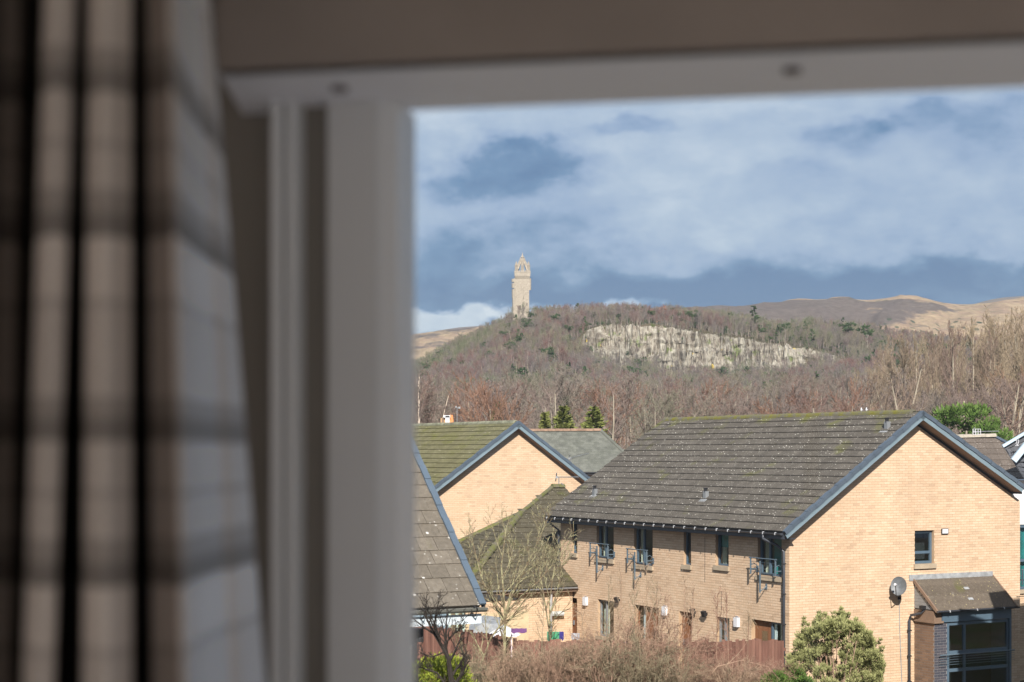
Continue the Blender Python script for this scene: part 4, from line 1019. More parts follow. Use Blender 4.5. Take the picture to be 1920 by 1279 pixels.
# ------------------------------------------------------------------ neighbour just outside the frame on the right, whose shadow falls on the porch
NS = thing('shade_casting_house', 'brick neighbour house beyond the right edge shading the porch', 'house', (17, 37, GZ))
q = MB(); q.box((12.85, 36.5, GZ), (1.25, 0, 0), (0, 3.5, 0), (0, 0, .47-GZ)); q.box((14.1, 34, GZ), (8, 0, 0), (0, 6, 0), (0, 0, 1.5-GZ)); q.extr([(14.1, 34, 1.5), (22.1, 34, 1.5), (18.1, 34, 3.3)], (0, 6, 0)); q.build('wall', M_brick2, NS)
q = MB(); q.box((12.75, 36.4, .48), (1.35, 0, 0), (0, 3.7, 0), (0, 0, .1)); q.build('porch_roof', M_deck, NS)
q = MB()
q.extr([(13.9, 33.8, 1.45), (18.1, 33.8, 3.35), (22.3, 33.8, 1.45), (22.3, 33.8, 1.6), (18.1, 33.8, 3.52), (13.9, 33.8, 1.6)], (0, 6.4, 0)); q.build('roof', M_deck, NS)
nw = Pl(V((14.1, 34, GZ)), V((1, 0, 0)), UP, V((0, -1, 0)))
for u in (1.2, 5):
    for v in (.9, 5): window(NS, Pl(V((14.1, 33.9, GZ)), V((1, 0, 0)), UP, V((0, -1, 0))), u, u+1.4, v, v+1.3, rec=-.02, t=.06, mull=(.5,), glass=M_dark)

# ------------------------------------------------------------------ fences, shed, washing
M_fence = mat('red_brown_fence', lambda k, p, b: k.mul(1, k.mix(tone(k), (.145, .068, .052), (.24, .125, .092)), k.ramp(k.noise(k.scale(p, 5, 5, .8), 1.5, 4), [(.3, .75), (.7, 1.2)])), rough=.85)
def fence(lab, A, B, ht, pitch, wd_, name='timber_fence', gap=None, hvar=.015, lab2=None):
    A = V(A); B = V(B); d = B-A; L = d.length; d.normalize(); nn = d.cross(UP).normalized(); nn = nn if nn.y < 0 else -nn
    t = thing(name, lab, 'fence', (A+B)/2)
    mes = []
    for i in range(6):
        q = MB(); q.tn = (i+.5)/6; q.box((0, 0, 0), d*wd_, nn*.018, UP*(ht+hvar*(i-3))); mes.append(q.mesh('board', M_fence))
    k = int(L/pitch)
    for i in range(k):
        if gap and gap(i/k): continue
        inst('board', mes[R.randrange(6)], t, A+d*(i*pitch), None)
    for zz in (.35, 1.0, ht-.3):
        q = MB(); q.box(A+UP*zz-nn*.05, (B-A), nn*.045, UP*.08); q.build('rail', M_fence, t)
    for i in range(int(L/2.4)+1):
        q = MB(); q.box(A+d*(min(i*2.4, L))-nn*.14, d*.09, nn*.09, UP*(ht+.02)); q.build('post', M_fence, t)
    return t
FA = at(772, 1167, 44.5); FB = at(962, 1196, 41.2)
fa = V((FA.x, FA.y, FA.z-1.95)); fb = V((FB.x, FB.y, FB.z-1.95))
dd = (fb-fa); 
fence('red brown slatted timber fence stepping down behind the dark bare tree', fa, fb, 1.95, .068, .050)
fc = at(962, 1199, 41.0); fd = at(1275, 1204, 41.0)
fence('close boarded brown fence behind the lichen covered bare tree', (fc.x, fc.y, fc.z-1.8), (fd.x, fd.y, fd.z-1.8), 1.8, .13, .127)
fe = at(1290, 1201, 41.5); fg = at(1474, 1199, 43.5)
fence('brown vertical board fence in front of the lower windows near the gorse', (fe.x, fe.y, fe.z-1.8), (fg.x, fg.y, fg.z-1.8), 1.8, .115, .10)
# shed with grey roof, white parasol, washing
q = MB(); s0 = at(878, 1187, 47); s1 = at(938, 1187, 47); s2 = at(905, 1168, 47)
SH = thing('garden_shed', 'small shed with shallow grey roof just above the slatted fence', 'shed', V((s0.x+.5, 47.5, GZ)))
q.extr([s0, at(905, 1168, 47), at(938, 1172, 47.3), at(925, 1187, 47)], V((0, 1.2, .1))); q.build('roof', M_lead, SH)
q = MB(); q.box((s0.x+.05, 47.1, GZ), (.85, 0, 0), (0, 1, 0), (0, 0, s0.z-GZ)); q.build('wall', M_fence, SH)
q = MB(); c = at(945, 1172, 46.2)
PS = thing('white_parasol', 'white canopy with scalloped edge leaning above the fence by the shed', 'parasol', V((c.x, c.y, GZ)))
K = 8; b = q.vs([c+UP*.02]); e = q.vs([c+V((math.cos(2*PI*i/K)*.46, math.sin(2*PI*i/K)*.4, -.26-.05*(i % 2))) for i in range(K)])
for i in range(K): q.f.append((b, e+i, e+(i+1) % K))
q.build('canopy', M_white, PS); q = MB(); q.tube([V((c.x, c.y, GZ)), c], .02, 6); q.build('pole', M_grey, PS)
q = MB()
for i, (px, py) in enumerate([(966, 1196), (962, 1225), (961, 1250)]): pass
q.tube([at(959, 1186, 40.8), at(959.5, 1258, 40.8)], .018, 5); tag(q.build('clothes_prop', mat('pinkish_white_pole', color=(.75, .62, .64), rough=.5), None), 'pale pinkish pole standing against the close boarded fence', 'pole')
def cloth(px, py, Y, w_, h_, m, lab, nm='washing'):
    q = MB(); c = at(px, py, Y); K = 6
    for i in range(K):
        a = -w_/2+w_*i/K; b2 = a+w_/K; z0 = -.03*(i % 2); z1 = -.03*((i+1) % 2)
        q.face([c+V((a, z0*3, 0)), c+V((b2, z1*3, 0)), c+V((b2*1.02, z1*3, -h_*(1-.12*(i % 3)))), c+V((a*1.02, z0*3, -h_*(1-.12*((i+2) % 3))))])
    tag(q.build(nm, m, None), lab, 'washing')
cloth(973, 1178, 45.5, .42, .14, mat('purple_cloth', color=(.22, .10, .26), rough=.9), 'purple cloth hanging beyond the fence by the white parasol')
cloth(1038, 1184, 45.5, .36, .28, mat('green_cloth', color=(.12, .42, .24), rough=.9), 'green cloth beyond the close boarded fence')
cloth(1053, 1184, 45.3, .12, .26, mat('blue_cloth', color=(.14, .12, .45), rough=.9), 'narrow blue cloth beside the house corner downpipe')
cloth(1079, 1187, 44.5, .22, .19, M_white, 'white cloth low in front of the leftmost brown door')
cloth(1172, 1204, 43.5, .16, .09, mat('violet_cloth', color=(.42, .20, .52), rough=.9), 'small violet cloth among the twigs below the wide brown doors')
# outside unit under D's eaves
q = MB(); c = dw.p(dw.uz(1041, 1150)[0], dw.uz(1041, 1150)[1], .15); q.tube([c-D2*.22, c+D2*.22], .085, 8); tag(q.build('bunched_awning', mat('grey_canvas', color=(.45, .46, .45), rough=.9), None), 'rolled grey awning fixed beside the white downpipe', 'awning')
# ------------------------------------------------------------------ vegetation
def objrand(k): return k.new('ShaderNodeObjectInfo').outputs['Random']
def twigf(cols, patch=.004, amt=1.0):
    def f(k, pos, bs):
        a = k.noise(pos, patch, 4, .6); r = objrand(k)
        v = k.m('ADD', k.m('MULTIPLY', k.m('SUBTRACT', a, .5), 2.6), k.m('ADD', .5, k.m('MULTIPLY', k.m('SUBTRACT', r, .5), amt)), clamp=True)
        n_ = len(cols); c = k.ramp(v, [(i/(n_-1), q) for i, q in enumerate(cols)])
        return k.mul(1, c, k.ramp(tone(k), [(0, .7), (1, 1.3)]))
    return f
M_hillwood = mat('bare_wood_twigs', twigf([(.19, .115, .10), (.185, .145, .14), (.175, .16, .145), (.225, .195, .14), (.15, .165, .10)], .006, .9), rough=1, spec=0)
M_midwood = mat('brown_purple_twigs', twigf([(.20, .13, .11), (.195, .15, .13), (.185, .155, .14), (.22, .19, .15), (.18, .17, .125)], .012, 1.0), rough=1, spec=0)
M_tanwood = mat('tan_twigs', twigf([(.20, .145, .12), (.25, .195, .14), (.28, .225, .155), (.24, .19, .14)], .02, .9), rough=1, spec=0)
M_redwood = mat('red_brown_twigs', twigf([(.20, .115, .085), (.22, .13, .09), (.20, .155, .10)], .05, .8), rough=1, spec=0)
M_bark = mat('pale_bark', color=(.31, .27, .21), rough=1, spec=0, var=.25, vscale=.6)
M_birch = mat('birch_bark', color=(.70, .58, .46), rough=.9, spec=0, var=.1)
M_hbark = mat('grey_bark', color=(.22, .19, .17), rough=1, spec=0, var=.3, vscale=.05)
M_dbark = mat('shaded_dark_bark', color=(.030, .024, .020), rough=.8, spec=.2, var=.3)  # tree standing in shade: the shade is put into a near-black colour
M_lbark = mat('lichen_bark', lambda k, p, b: k.mix(k.rng(k.noise(p, 9, 4), .42, .6), (.15, .115, .075), (.31, .29, .17)), rough=1, spec=0)
M_shrub = mat('pinkish_brown_stems', twigf([(.25, .155, .115), (.30, .20, .145), (.32, .24, .165), (.21, .18, .12)], .35, .9), rough=1, spec=0)
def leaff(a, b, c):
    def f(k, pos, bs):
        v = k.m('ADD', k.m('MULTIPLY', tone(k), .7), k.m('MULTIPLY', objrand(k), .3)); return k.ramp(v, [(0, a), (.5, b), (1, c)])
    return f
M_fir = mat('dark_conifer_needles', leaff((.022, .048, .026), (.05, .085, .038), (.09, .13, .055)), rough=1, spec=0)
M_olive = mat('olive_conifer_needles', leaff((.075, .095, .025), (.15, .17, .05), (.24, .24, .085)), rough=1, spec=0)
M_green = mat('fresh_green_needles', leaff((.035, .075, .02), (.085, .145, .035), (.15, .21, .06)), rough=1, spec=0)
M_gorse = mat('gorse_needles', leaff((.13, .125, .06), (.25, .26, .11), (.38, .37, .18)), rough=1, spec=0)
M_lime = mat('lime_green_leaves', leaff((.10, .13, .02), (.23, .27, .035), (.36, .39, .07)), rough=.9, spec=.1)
M_larch = mat('larch_twigs', color=(.33, .18, .12), rough=1, spec=0)

def pick(rng, d, ang):
    u = d.cross(V((0, 0, 1)) if abs(d.z) < .95 else V((1, 0, 0))).normalized(); w = d.cross(u)
    a = rng.uniform(0, 2*PI); return (d*math.cos(ang)+(u*math.cos(a)+w*math.sin(a))*math.sin(ang)).normalized()
def grow(T, Cm, rng, p, d, L, r, lvl, S, path=None):
    last = lvl >= len(S['n'])
    if last:
        w = S['tw']; q = p
        sd = d.cross(V((rng.uniform(-1, 1), rng.uniform(-1, 1), rng.uniform(-1, 1)))).normalized()
        e = q+d*L; Cm.tn = rng.random(); b = Cm.vs([q-sd*w, q+sd*w, e]); Cm.f.append((b, b+1, b+2)); return
    if path is None:
        path = [V(p)]; dd = V(d); k = 4 if lvl < 2 else 2
        for i in range(k):
            dd = (dd+V((rng.uniform(-1, 1), rng.uniform(-1, 1), rng.uniform(-.6, 1)))*S['wob'][lvl]+V((0, 0, S['up'][lvl]))).normalized(); path.append(path[-1]+dd*(L/k))
    k = len(path)-1
    tgt = T if lvl <= S.get('tl', 0) else Cm; tgt.tn = rng.random()*.6+.2
    rads = [r*(1-.75*i/k) for i in range(k+1)]
    tgt.tube(path, rads, (6, 4, 3, 3)[min(lvl, 3)] if lvl < 2 or S.get('round') else 3, cap=False)
    cnt = S['n'][lvl]
    for c in range(cnt):
        t = S['t0'][lvl]+(1-S['t0'][lvl])*((c+rng.random())/cnt); i = min(int(t*k), k-1); f = t*k-i
        q = path[i].lerp(path[i+1], f); dd = (path[i+1]-path[i]).normalized()
        nd = pick(rng, dd, S['ang'][lvl]*rng.uniform(.6, 1.3))
        if 'shape' in S and lvl == 0: ll = L*S['lr'][0]*S['shape'](t)*rng.uniform(.8, 1.15)
        else: ll = L*S['lr'][lvl]*(1-.45*t)*rng.uniform(.7, 1.25)
        grow(T, Cm, rng, q, nd, ll, max(S['rmin'], rads[i]*S['rr']), lvl+1, S)
def tree_mbs(seed, H, r, S, path=None):
    rng = random.Random(seed); T, Cm = MB(), MB()
    grow(T, Cm, rng, V((0, 0, 0)), V((rng.uniform(-.05, .05), rng.uniform(-.05, .05), 1)).normalized(), H, r, 0, S, path); return T, Cm
def join_mesh(name, parts):
    v = []; f = []; t = []; mi = []
    me = bpy.data.meshes.new(name)
    for i, (mb, m) in enumerate(parts):
        o = len(v); v += mb.v; t += mb.t; f += [tuple(x+o for x in q) for q in mb.f]; mi += [i]*len(mb.f); me.materials.append(m)
    me.from_pydata(v, [], f); a = me.attributes.new('tone', 'FLOAT', 'POINT'); a.data.foreach_set('value', t)
    me.polygons.foreach_set('material_index', mi); me.update(); return me
rnd = lambda t: .35+.65*math.sin(PI*min(1, max(0, (t-.1))))
S_tall = dict(n=[22, 8, 6, 5], t0=[.22, .15, .1, .05], ang=[.50, .55, .6, .6], lr=[.36, .42, .45, .6], wob=[.07, .14, .2, .2], up=[.1, .24, .16, .1], rr=.5, rmin=.022, tw=.020, shape=lambda t: 1.15-.7*t, tl=0)
S_round = dict(n=[18, 9, 7, 6], t0=[.22, .2, .1, .05], ang=[.95, .75, .7, .6], lr=[.42, .45, .42, .55], wob=[.12, .2, .25, .2], up=[.1, .12, .08, .05], rr=.5, rmin=.02, tw=.020, shape=rnd, tl=0)
S_hill = dict(n=[14, 9, 5], t0=[.30, .2, .05], ang=[.85, .7, .6], lr=[.40, .48, .6], wob=[.1, .2, .2], up=[.1, .15, .1], rr=.45, rmin=.035, tw=.055, shape=rnd, tl=0)
def cone_leaf(seed, H, W, n_, sz, pw=1.0, base=.08, ragged=.25, up=.2):
    rng = random.Random(seed); T, Cm = MB(), MB(); T.tube([V((0, 0, 0)), V((0, 0, H*.95))], [H*.014+.05, .02], 5)
    nb_ = max(8, n_//18)
    for b in range(nb_):
        t = base+(1-base)*(b/nb_); a = rng.uniform(0, 2*PI); rad = W*(1-t)**pw*rng.uniform(1-ragged, 1+ragged*.6)+sz*.4
        for i in range(18):
            f = rng.random()**.6; q = V((math.cos(a)*rad*f, math.sin(a)*rad*f, H*t+rad*f*up*rng.uniform(.2, 1.6)-rad*f*.1))
            q += V((rng.gauss(0, 1), rng.gauss(0, 1), rng.gauss(0, .8)))*rad*.13
            dd = V((math.cos(a), math.sin(a), rng.uniform(-.3, .8))).normalized(); sd = V((rng.gauss(0, 1), rng.gauss(0, 1), rng.gauss(0, 1))).normalized()
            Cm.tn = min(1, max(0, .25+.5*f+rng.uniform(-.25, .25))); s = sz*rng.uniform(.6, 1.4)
            b_ = Cm.vs([q-sd*s*.35, q+sd*s*.35, q+dd*s]); Cm.f.append((b_, b_+1, b_+2))
    return T, Cm
def clump_leaf(seed, clumps, per, sz, thick=.8, up=0.6):
    rng = random.Random(seed); Cm = MB()
    for (x, y, z, r) in clumps:
        for i in range(per):
            d = V((rng.gauss(0, 1), rng.gauss(0, 1), rng.gauss(0, thick))).normalized(); f = rng.random()**.45
            q = V((x, y, z))+V((d.x*r*f, d.y*r*f, d.z*r*f*thick)); dd = (d+V((0, 0, up))).normalized(); sd = V((rng.gauss(0, 1), rng.gauss(0, 1), rng.gauss(0, 1))).normalized()
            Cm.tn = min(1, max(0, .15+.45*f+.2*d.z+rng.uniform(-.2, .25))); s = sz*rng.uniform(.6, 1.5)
            b_ = Cm.vs([q-sd*s*.3, q+sd*s*.3, q+dd*s]); Cm.f.append((b_, b_+1, b_+2))
    return Cm
# prototypes for the hill wood
protos = []
for i in range(6):
    T, Cm = tree_mbs(100+i, 13, .22, dict(S_hill, lr=[.40+.02*(i % 3), .48, .6])); protos.append(join_mesh('bare_tree', [(T, M_hbark), (Cm, M_hillwood)]))
for i in range(2):
    T, Cm = tree_mbs(120+i, 15, .28, dict(S_hill, n=[10, 5, 3], ang=[.5, .5, .5], lr=[.33, .45, .6])); protos.append(join_mesh('bare_tree', [(T, M_bark), (Cm, M_hillwood)]))
T, Cm = cone_leaf(130, 15, 3.4, 340, 1.3); protos.append(join_mesh('conifer', [(T, M_hbark), (Cm, M_fir)]))
rg_ = random.Random(4)
def pine(seed, H, m=M_fir, sz=1.0):
    r_ = random.Random(seed); T = MB(); T.tube([V((0, 0, 0)), V((.4, 0, H*.5)), V((.1, .2, H*.85))], [.3, .22, .1], 5)
    cl = [(r_.uniform(-3.2, 3.2), r_.uniform(-3, 3), H*r_.uniform(.68, .98), r_.uniform(1.3, 2.3)) for _ in range(9)]
    for c in cl[:6]: T.tube([V((.3, 0, H*.6)), V(c[:3])], [.12, .05], 3)
    return T, clump_leaf(seed, cl, 46, sz, .55)
T, Cm = pine(131, 14); protos.append(join_mesh('pine', [(T, M_hbark), (Cm, M_fir)]))
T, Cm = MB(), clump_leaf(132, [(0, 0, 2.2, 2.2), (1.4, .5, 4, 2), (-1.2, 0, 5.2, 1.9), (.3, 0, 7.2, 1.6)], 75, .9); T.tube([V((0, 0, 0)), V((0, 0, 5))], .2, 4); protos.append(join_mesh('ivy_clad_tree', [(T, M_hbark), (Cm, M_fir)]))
PO = [bpy.data.objects.new('tree_kind', me) for me in protos]
# near wood individuals
near = {}
def kind(key, mk, mt, mc):
    near[key] = []
    for i in range(4):
        T, Cm = mk(i); near[key].append((T.mesh('trunk', mt), Cm.mesh('crown', mc)))
kind('tall', lambda i: tree_mbs(200+i, 20, .23, dict(S_tall, n=[20+2*i, 8, 6, 5])), M_bark, M_tanwood)
kind('round', lambda i: tree_mbs(220+i, 12, .18, S_round), M_bark, M_midwood)
kind('mid', lambda i: tree_mbs(240+i, 13, .22, dict(S_round, n=[15, 9, 6, 5], tw=.024, rmin=.02)), M_bark, M_midwood)
kind('red', lambda i: tree_mbs(260+i, 8, .12, dict(S_round, n=[26, 9, 6, 5], t0=[.06, .2, .1, .05], ang=[.8, .5, .5, .5], lr=[.46, .45, .42, .5], up=[.1, .12, .1, .1], tw=.014, rmin=.012)), M_bark, M_redwood)
LAB = {'tall': ('tan_bare_tree', 'tall bare tan tree with pale upright limbs in the belt on the right', 'tall tan bare trees on the right'),
       'round': ('bare_tree', 'brown bare tree in the belt just behind the house roofs', 'bare trees just behind the roofs'),
       'mid': ('bare_tree', 'purple brown bare tree on the flat ground below the wooded hill', 'bare trees below the hill'),
       'red': ('red_twigged_tree', 'rounded bare tree with rust red twigs behind the roofs', 'rust red trees behind the roofs')}
def place(key, X, Y, ztop, H0, lab=None, grp=True, sx=1.0, rnd_=R, i=None):
    px = 960+FPX*X/Y; gz = hill_z(px, Y)-.2
    s = max(.3, (ztop-gz)/H0); nm, l0, g0 = LAB[key]
    t = thing(nm, lab or l0, 'tree', (X, Y, gz), g0 if grp else None)
    t.scale = (s*sx, s*sx, s); t.rotation_euler = (0, 0, rnd_.uniform(0, 6.28))
    a, b = near[key][rnd_.randrange(4) if i is None else i]
    for nm2, me in (('trunk', a), ('crown', b)):
        o = bpy.data.objects.new(nm2, me); C.objects.link(o); o.parent = t
    return t
def atX(px, Y): return (px-960)/FPX*Y
TOPR = [(1560, 735), (1600, 712), (1640, 690), (1680, 668), (1720, 655), (1780, 640), (1850, 632), (1940, 618), (2100, 610)]
for i in range(62):
    px = 1585+i*6.6+R.uniform(-9, 9); Y = R.uniform(200, 300); py = interp(TOPR, px)+R.uniform(-12, 42)
    place('tall', atX(px, Y), Y, zpy(py, Y), 20, sx=R.uniform(.75, 1.0))
TOPB = [(740, 748), (830, 745), (870, 738), (950, 726), (1000, 730), (1080, 738), (1160, 745), (1250, 752), (1330, 752), (1420, 752), (1540, 748), (1620, 740), (1700, 735), (1940, 728)]
for i in range(66):
    px = 745+i*18+R.uniform(-12, 12); Y = R.uniform(140, 230); py = interp(TOPB, px)+R.uniform(-6, 34)
    place('round', atX(px, Y), Y, zpy(py, Y), 12)
for i in range(150):
    px = 730+R.random()*900; Y = R.uniform(280, 560); py = interp([(730, 752), (1000, 738), (1300, 742), (1600, 728)], px)+R.uniform(-16, 22)-(Y-280)*.03
    place('mid', atX(px, Y), Y, zpy(py, Y), 13)
for px, py, Y, s, lb in ((893, 748, 128, 1.25, 'large domed rust red tree right of the orange chimney'), (936, 768, 140, .9, 'small orange brown tree right of the domed rust red one'), (1309, 746, 190, 1.1, 'rust red tree top right behind the middle of the long roof'), (1462, 768, 160, 1.3, 'low red tree along the long roof ridge, left one'), (1502, 764, 165, 1.3, 'low bright red tree along the long roof ridge, right one'), (1578, 748, 170, 1.0, 'reddish bare tree behind the two white birds'), (1130, 752, 175, 1.4, 'broad red brown tree right of the olive conifers'), (1190, 748, 190, 1.3, 'broad red brown tree left of the long roof ridge end'), (1900, 700, 180, 1.0, 'dark reddish tree near the right edge')):
    place('red', atX(px, Y), Y, zpy(py, Y), 8.5, lb, False, s)
# white stemmed birches at the left
for px, py, Y, r0, sd, lb in ((784, 700, 118, .14, 1, 'white stemmed birch at the left edge of the view'), (808, 742, 120, .06, 2, 'thin leaning birch sapling between the birch and chimneys'), (1806, 752, 118, .10, 5, 'slim pale tree behind the green conifer')):
    X = atX(px, Y); H = zpy(py, Y)-hill_z(px, Y); ln = .9 if sd == 2 else .15
    pth = [V((0, 0, 0)), V((-.1*ln, 0, H*.35)), V((.35*ln, 0, H*.65)), V((1.4*ln*(1 if sd == 2 else .3), 0, H))]
    T, Cm = tree_mbs(300+sd, H, r0, dict(S_round, n=[16, 6, 4, 3], t0=[.45, .1, .1, .05], lr=[.15, .45, .42, .5], ang=[.6, .6, .6, .6], tw=.012, rmin=.014), pth)
    t = thing('birch_tree', lb, 'tree', (X, Y, hill_z(px, Y))); 
    for nm2, mb, m in (('trunk', T, M_birch), ('crown', Cm, M_midwood)): o = bpy.data.objects.new(nm2, mb.mesh(nm2, m)); C.objects.link(o); o.parent = t
# pale multi stemmed trees at far right and centre
def stems(name, lb, X, Y, gz, lst, mt, mc, S, seed, cat='tree', grp=None):
    t = thing(name, lb, cat, (X, Y, gz), grp); T, Cm = MB(), MB(); rng = random.Random(seed)
    for pth, r0 in lst:
        pth = [V(p)-V((X, Y, gz)) for p in pth]; L = sum((b-a).length for a, b in zip(pth, pth[1:])); grow(T, Cm, rng, pth[0], V((0, 0, 1)), L, r0, 0, S, pth)
    o = bpy.data.objects.new('trunk', T.mesh('trunk', mt)); C.objects.link(o); o.parent = t
    o = bpy.data.objects.new('crown', Cm.mesh('crown', mc)); C.objects.link(o); o.parent = t
    return t
def pp(Y, pts): return [at(a, b, Y+dy) for a, b, dy in pts]
Sf = dict(S_round, n=[14, 7, 5, 4], t0=[.15, .15, .1, .05], lr=[.24, .45, .42, .5], tw=.012, rmin=.013)
stems('pale_limbed_tree', 'tree with bright pale forked limbs near the right edge above the slate roof', atX(1890, 130), 130, -7, [(pp(130, [(1888, 1000, 0), (1889, 860, 0), (1886, 800, 0), (1879, 740, 0)]), .16), (pp(130, [(1890, 960, 0), (1897, 850, 0), (1900, 790, 0), (1911, 720, 0)]), .15), (pp(130, [(1886, 940, 0), (1880, 860, 1), (1872, 800, 1), (1868, 760, 1)]), .10), (pp(130, [(1893, 900, 0), (1907, 830, 1), (1913, 770, 1), (1925, 715, 1)]), .09)], M_bark, M_tanwood, Sf, 11)
stems('pale_limbed_tree', 'tree with spreading pale limbs behind the ridge left of the big gable peak', atX(1690, 150), 150, -6, [(pp(150, [(1690, 1000, 0), (1690, 850, 0), (1682, 770, 0), (1668, 700, 0)]), .15), (pp(150, [(1690, 900, 0), (1700, 800, 0), (1715, 745, 0), (1728, 690, 0)]), .13), (pp(150, [(1688, 900, 0), (1675, 820, 1), (1655, 770, 1), (1640, 720, 1)]), .11)], M_bark, M_tanwood, dict(Sf, n=[18, 8, 5, 4]), 12)
# conifers behind the roofs
def conif(nm, px, py, Y, W, m, lb, n_=7200, sz=.24, pw=1.0, seed=1, rag=.3):
    gz = hill_z(px, Y)-.2; H = zpy(py, Y)-gz; T, Cm = cone_leaf(seed, H, W, n_, sz, pw, .05, rag); t = thing(nm, lb, 'tree', (atX(px, Y), Y, gz))
    for nm2, mb, mm in (('trunk', T, M_bark), ('crown', Cm, m)): o = bpy.data.objects.new(nm2, mb.mesh(nm2, mm)); C.objects.link(o); o.parent = t
conif('conifer', 1056, 763, 112, 1.9, M_olive, 'olive green conifer behind the slate roof, left of the pair', seed=2, W_=0) if False else conif('conifer', 1056, 763, 112, 2.7, M_olive, 'olive green pointed conifer behind the slate roof, left of the pair', seed=2, pw=.8)
conif('conifer', 1113, 764, 112, 2.9, M_olive, 'olive green pointed conifer behind the slate roof ridge end', seed=3, pw=.8)
conif('conifer', 1022, 775, 118, 1.5, M_olive, 'small olive conifer right of the mossy gable peak', seed=4)
conif('conifer', 932, 752, 150, 1.6, M_green, 'small fresh green conifer top beside the rust red tree', seed=5)
conif('conifer', 1060, 742, 170, 2.2, M_fir, 'darker bluish conifer rising behind the olive conifers', seed=6)
t = thing('bushy_conifer', 'big bushy bright green conifer behind the right slope of the gable', 'tree', (atX(1812, 84), 84, -6.9))
rg_ = random.Random(8); cl = []
for i in range(70):
    a = rg_.uniform(0, 2*PI); zz = rg_.uniform(3.2, 9.2); w_ = 1.75*(1-max(0, zz-8.2)/3.0)*rg_.uniform(.3, 1.0); cl.append((math.cos(a)*w_, math.sin(a)*w_, zz*1.04-.35, rg_.uniform(.35, .62)))
Cm = clump_leaf(9, cl, 210, .17, .8, .9); T = MB(); T.tube([V((0, 0, 0)), V((0, 0, 8))], [.2, .05], 6)
for nm2, mb, m in (('trunk', T, M_bark), ('crown', Cm, M_green)): o = bpy.data.objects.new(nm2, mb.mesh(nm2, m)); C.objects.link(o); o.parent = t
# marked trees on the hilltop
def hilltree(nm, px, pyt, Y, pr, lb, m=None):
    gz = hill_z(px, Y); H = zpy(pyt, Y)-gz; T, Cm = pr; o1 = thing(nm, lb, 'tree', (atX(px, Y), Y, gz-1)); s = (H+1)/15
    o1.scale = (s, s, s)
    for nm2, mb, mm in (('trunk', T, M_hbark), ('crown', Cm, m or M_fir)): o = bpy.data.objects.new(nm2, mb.mesh(nm2, mm)); C.objects.link(o); o.parent = o1
hilltree('conifer', 1413, 573, 1560, cone_leaf(141, 15, 3.6, 700, 1.0), 'lone dark pointed conifer on the skyline above the cliff')
hilltree('larch_tree', 1243, 570, 1540, cone_leaf(142, 15, 5.0, 420, .9, .8, .2, .5), 'reddish leafless larch on the skyline above the cliff', M_larch)
hilltree('pine_tree', 1290, 583, 1520, pine(143, 15), 'dark spreading pine right of the reddish larch on the cliff top')
hilltree('pine_tree', 1306, 583, 1530, pine(144, 15), 'dark pine beside the spreading pine on the cliff top, its right neighbour')
hilltree('pine_tree', 1472, 606, 1500, pine(145, 15, sz=.8), 'small pine with pale trunk above the middle of the cliff')
hilltree('conifer', 1579, 594, 1720, cone_leaf(146, 15, 2.6, 300, 1.1), 'small pointed conifer on the skyline right of the cliff top')
hilltree('pine_tree', 1590, 606, 1600, pine(147, 15), 'dark pine at the right end of the hilltop, left one')
hilltree('pine_tree', 1625, 612, 1560, pine(148, 15), 'dark pine at the right end of the hilltop, right one')
hilltree('pine_tree', 1058, 592, 1600, pine(149, 15), 'dark green pine on the slope between the tower and the cliff')
hilltree('pine_tree', 966, 598, 1790, pine(150, 15, sz=.9), 'dark green pine just below the tower base')
hilltree('pine_tree', 1736, 655, 1300, pine(151, 18), 'flat topped pine with pale trunk right of the cliff, left of a pair')
hilltree('pine_tree', 1768, 657, 1280, pine(152, 18), 'flat topped pine with pale trunk right of the cliff, right of a pair')
hilltree('pine_tree', 1095, 640, 1420, pine(153, 12), 'green pine at the left end of the cliff')
# the wood on the hill: far more trees than anyone could list, as one mass
pts = []; rots = []; scs = []; kds = []
rw = random.Random(21)
def addp(px, Y, kd, s, dz=0):
    pts.append((atX(px, Y), Y, hill_z(px, Y)-.4+dz)); rots.append((rw.uniform(-.06, .06), rw.uniform(-.06, .06), rw.uniform(0, 6.28))); scs.append(s); kds.append(kd)
tries = 0
while len(pts) < 15000:
    Y = math.sqrt(rw.uniform(560**2, 1990**2)); px = rw.uniform(700, 2050)
    if 1434 < Y < 1472 and 1080 < px < 1592: continue
    if 1418 < Y < 1436 and 1090 < px < 1590 and rw.random() < .5: continue
    if 1000 < Y < 1016 and 1550 < px < 1612: continue
    if 985 < Y < 1001 and 1550 < px < 1612 and rw.random() < .7: continue
    if 1800 < Y < 1850 and 962 < px < 999: continue
    if 1640 < Y <= 1800 and 960 < px < 996 and rw.random() < .85: continue
    r = rw.random(); ev = mn.noise(V((px*.018, Y*.008, 4)))
    kd = rw.randrange(6)
    if r < .08: kd = 6+rw.randrange(2)
    elif r < .125 or (ev > .26 and r < .42) or (Y > 1380 and px > 1050 and r < .19): kd = rw.choice([8, 9, 10, 10])
    s = rw.uniform(.7, 1.2)
    if Y > 1470: s *= 1.0
    if 1472 < Y < 1500: s *= .55
    if kd == 10: s *= .8
    if 1400 < Y < 1436 and 1095 < px < 1585: s *= rw.uniform(.9, 1.5)
    addp(px, Y, kd, s)
for i in range(70):       # scrub clinging to the cliff ledges
    px = rw.uniform(1090, 1590); f = rw.random()**1.3; Y = 1433+f*22; zt_c = zpy(interp(CTOP, px), 1450); zb_c = zpy(interp(CBOT, px), 1440)
    pts.append((atX(px, Y-6), Y-6, zb_c+(zt_c-zb_c)*f-2)); rots.append((0, 0, rw.uniform(0, 6))); scs.append(rw.uniform(.25, .55)); kds.append(rw.choice([0, 1, 2, 3, 10]))
